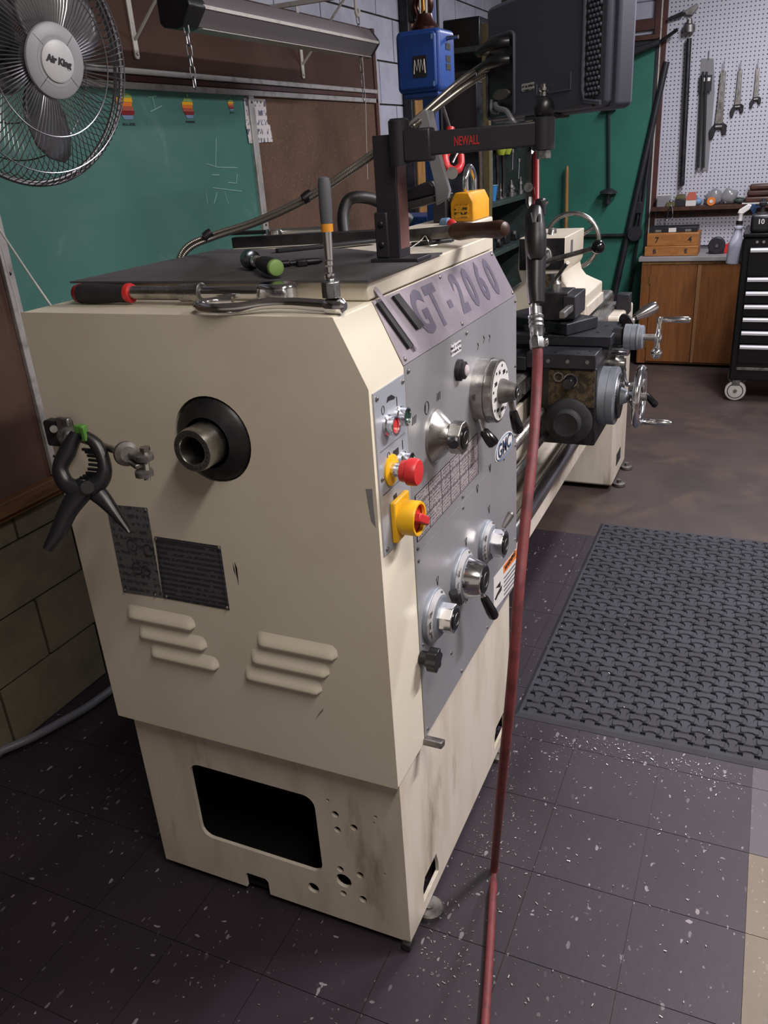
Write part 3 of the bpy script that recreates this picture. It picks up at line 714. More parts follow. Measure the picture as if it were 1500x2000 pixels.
# three lower knobs
def lowknob(name, kx, kz, R, hubr, txt, lever=None, hexn=0):
    k = M().lathe((kx, -.002, kz), NY, [(0, R), (.006, R), (.009, R*.97), (.0095, R*.94), (.020, R*.72), (.021, R*.66)], 48).ob(name, 'dial_grey', LT)
    M().lathe((kx, -.0115, kz), NY, [(0, R*.945), (.0088, R*.755)], 48, cap=False).ob('scale_ring', mat('scale_grey', '#a9a8aa', .45, .2), k)
    for i, s_ in enumerate(txt):
        a = PI*.86+i*.52-.2
        ra = R*.84; v, f = place(text_mesh(s_, .019, .0006, .0004), (kx+math.cos(a)*ra, -.0168, kz+math.sin(a)*ra), V((math.cos(a+PI/2), 0, math.sin(a+PI/2)))*-1 if False else XA, ZA); M().add(v, f).ob('number', 'print_black', k, ang=0)
    if hexn: hexhub((kx, -.020, kz), hubr, .030, hexn, PI/8).ob('hub', 'chrome', k, bev=.0015); yb2 = -.050
    else: M().lathe((kx, -.020, kz), NY, [(0, hubr*1.12), (.004, hubr*1.12), (.028, hubr*.9), (.034, hubr*.86), (.036, hubr*.8)], 36).ob('hub', 'chrome', k); yb2 = -.056
    cap(k, kx, yb2, kz, hubr*.72)
    for a in (1.2, 3.3, 5.2):
        m = M(); screw(m, (kx+math.cos(a)*R*.86, -.016, kz+math.sin(a)*R*.86), NY, .0035); m.ob('screw', 'steel', k)
    return k
ka = lowknob('feed_knob', .205, .733, .056, .030, ('m', 'E', 'T'), hexn=8)
kb = lowknob('feed_dial', .372, .733, .062, .040, ('14', '13', '12', '11', '10'))
handle(kb, (.375, -.045, .698), (.379, -.050, .688), (.392, -.070, .632), .006, .0115)
M().lathe(P(894, 1178, y=-.022), P(884, 1148, y=-.022)-P(894, 1178, y=-.022), [(0, .008), (.006, .011), (.030, .012), (.038, .012), (.042, .008)], 14).ob('grip', 'black_plastic', kb)
kc = lowknob('feed_knob', .545, .733, .052, .033, ('B', 'C', 'D'), hexn=8)
M().lathe((.565, -.040, .765), V((.5, -.25, .55)), [(0, .005), (.012, .007), (.035, .009), (.04, .006)], 14).ob('grip', 'steel_dull', kc)
# lobed clamp knob on the cover edge
m = M(); kk = V((.139, -.001, .677))
m.lathe(kk, NY, [(0, .014), (.016, .013)], 16); pts = []
for i in range(42):
    a = 2*PI*i/42; r = .021+.0028*math.cos(6*a); pts.append(kk+V((math.cos(a)*r, -.016, math.sin(a)*r)))
m.prism(pts, (0, -.020, 0)); m.ob('clamp_knob', 'black_plastic', LT, bev=.001)
M().box((.14, -.014, .478), (.022, .05, .014), Matrix.Rotation(.3, 3, 'Y')).ob('bracket_tab', 'steel_dull', LT, bev=.002)
# --- switch plate on the cover
sw = M().bb(.010, .132, -.0026, .001, .957, 1.232).ob('switch_plate', mat('switch_grey', '#a5a9b2', .45, .35), LT, ang=0)
for x, z in ((.020, 1.222), (.122, 1.222), (.020, 1.09), (.020, .966), (.124, 1.09), (.122, .966)):
    m = M(); screw(m, (x, -.0026, z), NY, .0045); m.ob('screw', 'steel', sw)
def button(x, z, lens, name='push_button'):
    b = M().lathe((x, -.0026, z), NY, [(0, .0175), (.004, .0175), (.006, .0155), (.016, .0155), (.0165, .013), (.012, .0125)], 28, cap=False).ob(name, 'chrome', LT)
    M().lathe((x, -.012, z), NY, [(0, .0126), (.003, .0124), (.004, .011)], 24).ob('lens', lens, b); return b
button(.052, 1.170, 'red_plastic'); button(.100, 1.170, 'green_button'); button(.106, 1.090, 'green_button')
M().tube([(.02, -.003, 1.135), (.12, -.003, 1.135)], .0006, 4).ob('print_line', 'print_black', sw); M().tube([(.02, -.003, 1.062), (.12, -.003, 1.062)], .0006, 4).ob('print_line', 'print_black', sw)
for q in (((.055, 1.205), (.06, 1.213), (.075, 1.213), (.09, 1.205), (.085, 1.203), (.065, 1.206)), ((.068, 1.12), (.09, 1.12), (.09, 1.108), (.068, 1.108))):
    M().prism([(x, -.0031, z) for x, z in q], (0, .0006, 0)).ob('symbol', 'print_black', sw, ang=0)
for x, z in ((.095, 1.196), (.108, 1.118)): M().bb(x-.0013, x+.0013, -.0031, -.0026, z-.008, z+.008).ob('symbol', 'print_black', sw, ang=0)
for x, z in ((.04, 1.198), (.05, 1.118)): M().tube([(x+math.cos(q*PI/6)*.005, -.003, z+math.sin(q*PI/6)*.007) for q in range(12)], .0006, 4, True).ob('symbol', 'print_black', sw)
M().bb(.058, .072, -.0031, -.0026, 1.030, 1.046).ob('symbol', 'print_black', sw, ang=0)
# emergency stop
es = M().lathe((.055, -.0026, 1.093), NY, [(0, .026), (.003, .026), (.004, .024)], 32).ob('stop_button', 'yellow_plastic', LT)
M().lathe((.055, -.006, 1.093), NY, [(0, .0125), (.016, .0125)], 24).ob('collar', 'chrome', es)
M().lathe((.055, -.022, 1.093), NY, [(0, .0165), (.003, .018), (.010, .018), (.013, .0225), (.026, .0225), (.030, .020), (.031, .012), (.0315, .001)], 36).ob('mushroom_head', 'red_plastic', es)
# isolator switch
iz, ix = 1.003, .072
iso = M().box((ix, -.0075, iz), (.062, .010, .074)).ob('isolator_switch', 'yellow_plastic', LT, bev=.003)
M().lathe((ix, -.012, iz), NY, [(0, .030), (.028, .030), (.030, .029), (.030, .025), (.024, .0245)], 40, cap=False).ob('collar', 'yellow_plastic', iso)
M().lathe((ix, -.012, iz), NY, [(0, .0244), (.022, .0244), (.023, .023)], 36).ob('dial', 'red_plastic', iso)
R_ = Matrix.Rotation(.55, 3, 'Y'); M().box((ix, -.042, iz), (.046, .020, .016), R_).ob('knob', 'red_plastic', iso, bev=.003)
# --- bed with ways
bed = M(); BX0, BX1 = .805, 3.0
bed.prism([(BX0, .13, .835), (BX0, .13, .892), (BX0, .14, .90), (BX0, .185, .90), (BX0, .20, .912), (BX0, .215, .90), (BX0, .23, .895), (BX0, .23, .70), (BX0, .37, .70), (BX0, .37, .895), (BX0, .40, .90), (BX0, .47, .90), (BX0, .47, .60), (BX0, .16, .60), (BX0, .16, .835)], (BX1-BX0, 0, 0))
bed.ob('bed', 'steel_dull', LT, bev=.002)
M().bb(.805, 2.98, .145, .1595, .62, .80).ob('bed_side', 'cream_dirty', LT, bev=.004)
M().bb(1.35, 2.95, .118, .1295, .85, .89).ob('rack', 'steel', LT)
# leadscrew with real thread, feed rods, start rod
m = M(); pts = [(.805+i*.0125/10, .085+math.cos(2*PI*i/10)*.0155, .775+math.sin(2*PI*i/10)*.0155) for i in range(0, int((1.42-.805)/.0125*10))]
m.tube(pts, .0042, 5); m.cyl((.805, .085, .775), (2.72, .085, .775), .0145, n=16); m.ob('leadscrew', 'steel', LT)
M().cyl((.805, .07, .70), (2.72, .07, .70), .012, n=16).ob('feed_rod', 'steel', LT)
M().cyl((.78, .030, .592), (2.70, .030, .592), .0235, n=24).ob('control_rod', 'steel_bright', LT)
M().prism([(.805, .005, .56), (.805, .06, .54), (.805, .06, .64), (.805, .005, .63)], (.02, 0, 0)).ob('rod_bearing', 'white_plate', LT, bev=.006)
# chip tray and right plinth
tr = M(); tr.bb(.79, 2.70, .05, .66, .455, .47); tr.bb(.79, 2.70, .05, .056, .47, .53); tr.ob('chip_tray', 'cream_dirty', LT)
rp = M().prism([(2.68, .042, .02), (2.68, .042, .835), (2.68, .60, .835), (2.68, .66, .60), (2.68, .66, .02)], (.385, 0, 0)).ob('plinth', 'cream_dirty', LT, bev=.012)
M().bb(2.78, 2.90, .0405, .043, .09, .15).ob('slot', 'black_matte', rp)
for x, y in ((2.76, .02), (3.0, .02), (2.76, .62), (3.0, .62)): M().lathe((x, y, 0), ZA, [(0, .03), (.012, .03), (.015, .011), (.03, .011)], 16).ob('foot', 'steel_dull', rp)
M().bb(2.70, 2.78, .03, .13, .56, .82).ob('rod_bracket', 'gunmetal', LT, bev=.006)
# --- carriage
CX = 1.40
car = M(); car.bb(CX, CX+.30, -.085, .13, .922, .968); car.bb(CX, CX+.33, .13, .56, .912, .955); sad = car.ob('saddle', 'gunmetal', LT, bev=.003)
for x, y in ((CX+.02, -.03), (CX+.02, .04), (CX+.02, .09), (CX+.05, -.06)): M().cyl((x, y, .967), (x, y, .9695), .006, n=12).ob('bolt', 'dark_steel', sad)
for y in (-.06, .0, .06): M().cyl((CX+.002, y, .945), (CX-.003, y, .945), .006, n=12).ob('bolt', 'steel_dull', sad)
cs = M(); cs.bb(1.50, 1.74, -.112, .42, .97, 1.003); cs.bb(1.52, 1.72, -.105, .42, .955, .972); csl = cs.ob('cross_slide', 'gunmetal', LT, bev=.003)
M().bb(1.74, 1.752, -.11, .40, .96, 1.0).ob('gib', 'dark_steel', csl)
for a in ((1.56, -.06), (1.66, -.07), (1.60, .0)): M().cyl((*a, 1.0025), (*a, 1.0045), .006, n=12).ob('bolt', 'dark_steel', csl)
# cross feed screw bracket, dial, ball crank
cxs, czs = 1.585, .985
M().lathe((cxs, -.105, czs), NY, [(0, .030), (.028, .030), (.030, .022), (.040, .022)], 24).ob('feed_bracket', 'dark_steel', LT)
cdial = M().lathe((cxs, -.140, czs), NY, [(0, .040), (.018, .040), (.019, .0385), (.021, .0385), (.022, .040), (.042, .040), (.044, .037), (.055, .037), (.057, .034)], 44).ob('cross_dial', 'dial_grey', LT)
M().tube([(cxs+math.cos(q*PI/20)*.0405, -.178, czs+math.sin(q*PI/20)*.0405) for q in range(40)], .0008, 4, True).ob('ring', 'print_black', cdial)
M().cyl((cxs, -.195, czs), (cxs, -.235, czs), .010, n=16).ob('shaft', 'steel_dull', cdial)
def ballcrank(c, d_up, grip):
    c = V(c); d_up = V(d_up).normalized()
    m = M().lathe(c-d_up*.045, d_up, [(0, .011), (.012, .0085), (.03, .0085), (.038, .012), (.052, .012), (.06, .0075), (.085, .0065), (.098, .010), (.108, .008)], 20)
    m.sph(c-d_up*.048, .0175, 20); o = m.ob('ball_crank', 'chrome', LT)
    M().lathe(c+d_up*.055, NY, [(0, .006), (.012, .006), (.016, .0085), (.05, .0095), (.085, .009), (.09, .006)], 16).ob('grip', 'chrome', o); return o
ballcrank((cxs, -.240, czs), (.25, 0, 1), None)
# compound slide, its handle, tool post
comp = M(); R_ = Matrix.Rotation(-.5, 3, 'Z'); comp.box((1.63, .12, 1.022), (.15, .30, .036), R_); comp.ob('compound_slide', 'gunmetal', LT, bev=.003)
M().lathe((1.62, .11, 1.0), ZA, [(0, .085), (.02, .085)], 36).ob('swivel_base', 'steel_dull', LT)
cd2 = V((.75, -.60, .30)).normalized(); cp = P(1232, 628, x=1.72)
chd = M().lathe(cp-cd2*.02, cd2, [(0, .034), (.004, .036), (.010, .030), (.016, .010), (.03, .010)], 28).ob('compound_handle', 'steel_dull', LT)
M().lathe(P(1240, 620, x=1.74), P(1281, 598, x=1.80)-P(1240, 620, x=1.74), [(0, .010), (.01, .012), (.04, .019), (.075, .020), (.085, .017), (.088, .010)], 20).ob('grip', 'chrome', chd)
M().tube([cp, P(1240, 620, x=1.74)], .007, 10).ob('arm', 'dark_steel', chd)
tp = M(); tp.bb(1.53, 1.64, .03, .14, 1.042, 1.13); tpo = tp.ob('tool_post', 'dark_steel', LT, bev=.004)
M().bb(1.52, 1.68, .006, .045, 1.05, 1.12).ob('tool_holder', 'gunmetal', tpo, bev=.003)
M().bb(1.40, 1.70, .012, .03, 1.075, 1.095).ob('tool_bit', 'steel_dull', tpo, bev=.002)
M().lathe((1.585, .085, 1.13), ZA, [(0, .02), (.02, .02), (.03, .012), (.05, .012)], 20).ob('clamp_nut', 'steel', tpo)
M().tube([(1.585, .085, 1.16), (1.52, .05, 1.20), (1.46, .02, 1.23)], .006, 10).ob('clamp_lever', 'steel', tpo)
# apron with round housing, sockets, grimy patch
ap = M().bb(CX+.015, CX+.36, -.088, .12, .672, .924).ob('apron', 'dark_steel', LT, bev=.006)
M().bb(CX+.010, CX+.016, -.082, .06, .80, .915).ob('grime', 'chip_tan', ap)
M().lathe((CX+.016, -.005, .752), NX, [(0, .075), (.012, .075), (.016, .070), (.020, .045), (.045, .043), (.048, .038), (.046, .030)], 40).ob('housing', 'black_matte', ap)
for y, z in ((-.06, .80), (.05, .80), (-.06, .70), (.05, .70)): M().cyl((CX+.016, y, z), (CX+.006, y, z), .006, n=12).ob('bolt', 'dark_steel', ap)
M().lathe((CX+.015, .028, .895), NX, [(0, .016), (.012, .016), (.012, .011), (.0, .011)], 24, cap=False).ob('socket', 'steel_dull', ap)
M().lathe((CX+.015, -.010, .885), NX, [(0, .019), (.05, .019), (.055, .016)], 24).ob('plunger', 'black_gloss', ap)
M().lathe((CX+.015, -.010, .885), NX, [(0, .0225), (.010, .0225)], 24).ob('plunger_ring', 'steel', ap)
# apron dial, hand wheel
ax_, az_ = 1.515, .812
ad = M().lathe((ax_, -.088, az_), NY, [(0, .092), (.022, .092), (.023, .090), (.025, .090), (.026, .092), (.046, .092), (.049, .088), (.050, .075), (.058, .07), (.058, .03), (.08, .02)], 60).ob('apron_dial', 'dial_grey', LT)
M().lathe((ax_, -.1385, az_), NY, [(0, .0745), (.0090, .070), (.0092, .02)], 48).ob('dial_hub', 'dark_steel', ad)
M().cyl((ax_, -.14, az_), (ax_, -.225, az_), .013, n=18).ob('shaft', 'steel_dull', ad)
def wheel(c, ax, R, rr, nsp, mt='chrome', name='hand_wheel', dish=.02):
    c = V(c); ax = V(ax).normalized(); u, w_ = frame(ax)
    o = M().tube([c+(u*math.cos(q*PI/24)+w_*math.sin(q*PI/24))*R for q in range(48)], rr, 12, True).ob(name, mt, LT)
    M().lathe(c-ax*(dish+.01), ax, [(0, .022), (.012, .026), (.03, .024), (.034, .018)], 24).ob('hub', mt, o)
    for i in range(nsp):
        a = 2*PI*i/nsp+.5; d = u*math.cos(a)+w_*math.sin(a)
        M().tube([c-ax*dish+d*.015, c-ax*dish*.5+d*R*.5, c+d*(R-rr*.3)], [rr*.95, rr*.8, rr*.75], 10).ob('spoke', mt, o)
    return o
hw = wheel((ax_, -.205, az_), NY, .088, .013, 3)
M().lathe((ax_+.02, -.205, az_-.086), NY, [(0, .006), (.012, .006), (.016, .009), (.06, .0105), (.095, .009), (.10, .006)], 16).ob('grip', 'chrome', hw)
hl = M().lathe((1.64, -.088, .885), NY, [(0, .028), (.02, .028), (.03, .020), (.05, .018)], 24).ob('half_nut_lever', 'steel', LT)
b0 = P(1240, 752, x=1.66); b1 = P(1258, 766, x=1.66); b2_ = P(1282, 793, x=1.66)
M().tube(spline([(1.64, -.13, .885), P(1222, 748, x=1.65), b0, b1], 4), .0075, 10).ob('arm', 'chrome', hl)
M().lathe(b1, b2_-b1, [(0, .008), (.01, .010), ((b2_-b1).length*.9, .0125), ((b2_-b1).length, .009)], 14).ob('grip', 'black_gloss', hl)
M().lathe((1.69, -.088, .925), NY, [(0, .026), (.05, .026), (.055, .02)], 24).ob('feed_selector', 'chrome', LT)
# --- tailstock
TX = 2.25
ts = M()
prof = [(.115, .912), (.115, 1.000), (.145, 1.012), (.185, 1.030), (.205, 1.055), (.212, 1.085), (.202, 1.105), (.200, 1.222), (.385, 1.222), (.39, 1.10), (.375, 1.05), (.41, 1.012), (.47, 1.0), (.47, .912)]
ts.prism([(TX, y, z) for y, z in prof], (.36, 0, 0)); tso = ts.ob('tailstock', 'cream', LT, bev=.004)
M().bb(TX+.02, TX+.36, .108, .117, .912, .955).ob('tailstock_base', 'cream_dirty', tso, bev=.002)
M().prism([(TX-.004, .203, 1.10), (TX-.004, .203, 1.219), (TX-.004, .383, 1.219), (TX-.004, .383, 1.10)], (.006, 0, 0)).ob('front_face', 'dark_steel', tso)
M().lathe((TX, .292, 1.150), NX, [(0, .045), (.02, .045), (.025, .036), (.08, .036), (.082, .033), (.082, .015), (.05, .012)], 30).ob('quill', 'steel', tso)
M().bb(TX-.002, TX+.002, .214, .300, 1.02, 1.085).ob('grime', 'chip_tan', tso)
M().bb(TX+.10, TX+.13, .198, .201, 1.15, 1.20).ob('label_plate', 'grey_plate', tso)
M().cyl((TX+.36, .292, 1.15), (TX+.47, .292, 1.15), .016, n=16).ob('screw_shaft', 'steel_dull', tso)
tw = wheel((2.72, .275, 1.155), XA, .118, .0105, 3, 'steel', 'tailstock_wheel', .02)
ql = M().lathe((TX+.16, .290, 1.222), ZA, [(0, .018), (.02, .016)], 18).ob('quill_lever', 'steel_dull', LT)
e1 = P(1160, 485, x=2.15); e0 = P(1062, 512, x=2.18)
M().tube([(TX+.16, .29, 1.235), (2.2, .26, 1.16), e0, e1], .0095, 10).ob('arm', 'steel_dull', ql)
M().sph(P(1168, 482, x=2.15), .0255, 24).ob('ball', 'black_gloss', ql)
# long front guard rail on the bed end
M().bb(2.05, 2.98, .095, .118, .79, .85).ob('bed_front_strip', 'steel_dull', LT)
M().box((2.88, .06, .86), (.07, .06, .09)).ob('stop_block', 'gunmetal', LT, bev=.004)

# ------------------------------------------------------------------ things on the headstock
ZT = 1.379
# rubber sheet
sh = M().prism([(.118, .044, ZT+.0005), (.118, .66, ZT+.0005), (.60, .66, ZT+.0005), (.56, .30, ZT+.0005), (.44, .12, ZT+.0005), (.46, .046, ZT+.0005)], (0, 0, .0035)).ob('rubber_sheet', 'rubber_sheet', ang=0)
tag(sh, 'dark grey rubber sheet covering the top of the headstock', 'sheet')
ZS = ZT+.004
# ratchet with red and black handle on the cover ledge
zr = 1.349
def ratchet():
    r = thing('ratchet', 'long chrome ratchet with red and black grip on the cover ledge', 'ratchet', (.085, .4, zr))
    x = .086; z = zr+.0195
    M().lathe((x, .616, z-.002), NY, [(0, .010), (.004, .0165), (.03, .0180), (.07, .0170), (.10, .0150), (.118, .0160)], 24).ob('grip', 'black_matte', r)
    M().lathe((x, .620, z-.002), NY, [(0, .008), (.003, .0150), (.012, .0176), (.013, .0176)], 24).ob('end_cap', 'red_dark', r)
    M().lathe((x, .499, z-.001), NY, [(0, .0165), (.006, .0172), (.010, .0160)], 24).ob('red_ring', 'red_plastic', r)
    M().lathe((x, .490, z), NY, [(0, .0115), (.105, .0115), (.108, .015), (.135, .015), (.137, .0165), (.150, .0165), (.152, .0125)], 24).ob('sleeve', 'steel', r)
    M().lathe((x, .342, z), NY, [(0, .0105), (.11, .0105), (.125, .009), (.14, .009)], 24).ob('shaft', 'chrome', r)
    hd = spline([(x-.012, .225, z-.012), (x-.024, .195, z-.012), (x-.02, .168, z-.012), (x, .158, z-.012), (x+.02, .168, z-.012), (x+.024, .195, z-.012), (x+.012, .225, z-.012)], 4, True)
    M().prism(hd, (0, 0, .028)).ob('head', 'chrome', r, bev=.007, seg=3)
    M().bb(x-.006, x+.006, .186, .198, zr+.0005, z-.011).ob('drive', 'steel', r)
ratchet()
# bent chrome handle with a knuckle end
def bent():
    r = thing('bent_handle', 'bent chrome breaker handle lying in front of the ratchet', 'wrench', (.02, .2, zr))
    z = zr+.0105
    pts = spline([(.068, .268, z), (.060, .293, z), (.034, .306, z), (.006, .292, z), (-.004, .255, z), (.004, .215, z), (.022, .180, z+.003), (.030, .140, z+.003), (.028, .090, z+.001), (.026, .066, z)], 5)
    n = len(pts); M().tube(pts, [.0065+.003*(i/n) for i in range(n)], 14).ob('bar', 'chrome', r)
    M().lathe((.026, .074, z), NY, [(0, .010), (.006, .0125), (.02, .0125), (.03, .011), (.034, .006)], 18).ob('knuckle', 'chrome', r)
    M().box((.026, .060, z), (.012, .034, .018)).ob('fork', 'steel', r, bev=.003)
bent()
# magnetic pick-up tool standing on it
def pickup():
    b = V((.026, .062, zr+.0235)); t = P(632, 345, x=.035); d = (t-b).normalized(); L_ = (t-b).length
    r = thing('pickup_tool', 'telescopic magnetic pick-up tool with grey grip standing upright', 'pick-up tool', b)
    M().lathe(b, ZA, [(0, .0145), (.022, .0145), (.024, .012)], 8).ob('magnet', 'galv', r, bev=.001)
    M().lathe(b+ZA*.024, d, [(0, .006), (.004, .0085), (.010, .0085), (.012, .005), (.020, .005), (.022, .0065), (.028, .0065), (.030, .0045), (.04, .0045)], 16).ob('joint', 'chrome', r)
    M().lathe(b+d*.045, d, [(0, .0055), (.01, .0062), (.045, .0072), (.048, .0072)], 16).ob('telescopic_tube', 'chrome', r)
    M().lathe(b+d*.092, d, [(0, .0088), (.011, .0088)], 18).ob('band', 'orange_band', r)
    l2 = L_-.103; M().lathe(b+d*.103, d, [(0, .0086), (l2*.3, .0095), (l2*.85, .0092), (l2*.97, .0078), (l2, .0035)], 18).ob('grip', 'grey_rubber', r)
pickup()
# stubby ratchet screwdriver with green end
def driver():
    a = P(538, 523, z=ZS+.018); b = P(475, 502, z=ZS+.018); d = (b-a).normalized()
    r = thing('ratchet_driver', 'stubby black ratchet driver with green end cap on the sheet', 'screwdriver', (a.x, a.y, ZS))
    n1 = (a-b).normalized()
    M().lathe(a+n1*.008, d, [(0, .008), (.002, .0125), (.006, .0140), (.010, .0140)], 24).ob('end_cap', 'green_cap', r)
    M().lathe(a+n1*-.002, d, [(0, .0138), (.03, .0150), (.07, .0135), (.09, .009), (.10, .009)], 24).ob('grip', 'black_matte', r)
    M().lathe(a+d*.096, d, [(0, .008), (.02, .008), (.022, .011), (.032, .011), (.034, .008), (.05, .008)], 18).ob('neck', 'chrome', r)
    M().lathe(a+d*.15, d, [(0, .010), (.004, .0165), (.026, .0175), (.032, .0145), (.036, .008), (.02, .008)], 24).ob('head', mat('dark_chrome', '#50545c', .25, .95), r)
driver()
c = P(592, 512, z=ZS+.006); r = thing('utility_bit', 'small dark steel bit holder beside the green-capped driver', 'bit', (c.x, c.y, ZS))
M().lathe(c+V((.02, -.03, 0)), V((-.05, .075, 0)), [(0, .003), (.01, .0055), (.03, .0060), (.032, .0045), (.06, .0045), (.062, .006), (.085, .006)], 12).ob('shaft', 'dark_steel', r)
M().box(c+V((-.005, .0, .0)), (.03, .02, .011), Matrix.Rotation(.6, 3, 'Z')).ob('collar', 'dark_steel', r, bev=.002)
# long bars, file with wooden handle
def barthing(name, label, cat, a, b, w, h, mt, z):
    a, b = P(*a, z=z+h/2), P(*b, z=z+h/2); d = b-a; ang = math.atan2(d.y, d.x)
    r = M().box((a+b)/2, (d.length, w, h), Matrix.Rotation(ang, 3, 'Z')).ob(name, mt, bev=.002); return tag(r, label, cat)
barthing('steel_bar', 'thick black square bar lying on the sheet behind the driver', 'bar', (456, 474), (752, 458), .024, .024, 'dark_steel', ZS)
barthing('flat_bar', 'thin black flat bar in front of the square bar', 'bar', (540, 490), (734, 470), .026, .008, 'tool_black', ZS)
barthing('steel_strip', 'long dark strip behind the square bar at the sheet edge', 'bar', (440, 456), (640, 448), .02, .010, 'tool_black', ZS)
def bigfile():
    z = ZS+.015
    a = P(800, 460, z=z); b = P(886, 452, z=z+.008); e = P(993, 447, z=z+.016)
    r = thing('file', 'large file with dark wooden handle jutting over the lid front', 'file', (a.x, a.y, ZS))
    d = b-a; ang = math.atan2(d.y, d.x)
    M().tube([a+(a-b)*.25, a, b], [.011, .0125, .0125], 4).ob('blade', 'steel_dull', r, ang=20)
    M().tube([a+(a-b)*.6+V((0.03, 0, -.008)), b+V((.02, 0, -.01))], .006, 4).ob('lower_edge', 'dark_steel', r, ang=20)
    L_ = (e-b).length; M().lathe(b-(e-b).normalized()*.004, e-b, [(0, .012), (.006, .0165), (L_*.15, .0185), (L_*.4, .0150), (L_*.65, .0155), (L_*.88, .0175), (L_*.97, .0135), (L_, .006)], 24).ob('handle', 'wood_dark', r)
bigfile()
c = P(535, 452, z=ZS+.016); r = thing('ratchet', 'chrome ratchet lying behind the dark bars at the sheet edge', 'ratchet', (c.x, c.y, ZS))
M().lathe(c+V((0, 0, -.015)), ZA, [(0, .018), (.004, .021), (.018, .021), (.022, .018)], 24).ob('head', 'chrome', r)
M().tube([c+V((.01, -.01, -.004)), c+V((.04, -.06, -.004)), c+V((.06, -.13, -.004))], [.010, .008, .009], 12).ob('handle', 'chrome', r)
# paper clip like wire and dark spanner near the post
r = thing('wire_clip', 'small bent wire clip beside the readout post foot', 'clip', P(818, 485, z=ZS)); q = P(818, 482, z=ZS+.004)
M().tube(spline([q+V((-.02, .01, 0)), q+V((0, -.005, .012)), q+V((.006, -.012, .02)), q+V((.008, -.018, .008)), q+V((-.005, -.025, .002)), q+V((.01, -.035, .002))], 4), .0012, 6).ob('wire', 'steel', r)
barthing('spanner', 'dark flat spanner lying beside the readout post foot', 'spanner', (806, 477), (884, 468), .018, .007, 'tool_black', ZT+.001)
# steel rule and two black magnets stuck to the name panel
def onplate(t, u_, h=.0): return q0+XA*t+sd*u_+pn*(.0034+h)
r = thing('steel_rule', 'short steel rule held on the name panel, left of the letters', 'rule', onplate(.02, .06))
rx = [(-.012, .135), (-.004, .142), (.006, .133), (.064, .012), (.052, .010), (.040, .012)]
M().prism([onplate(a, b, .0042) for a, b in [(.010, .128), (.016, .137), (.024, .128), (.066, .030), (.066, .012), (.054, .012)]], pn*.0012).ob('blade', 'panel_plate', r, ang=0)
for t in (.004, .068):
    o = M().prism([onplate(t, .108, 0), onplate(t+.024, .108, 0), onplate(t+.060, .020+.02*(t > .05), 0), onplate(t+.032, .020+.02*(t > .05), 0)], pn*.004).ob('bar_magnet', 'black_matte', ang=0)
    tag(o, 'black bar magnet on the name panel at its left end' if t < .05 else 'black bar magnet on the name panel next to the letter G', 'magnet', 'black magnets on the name panel')
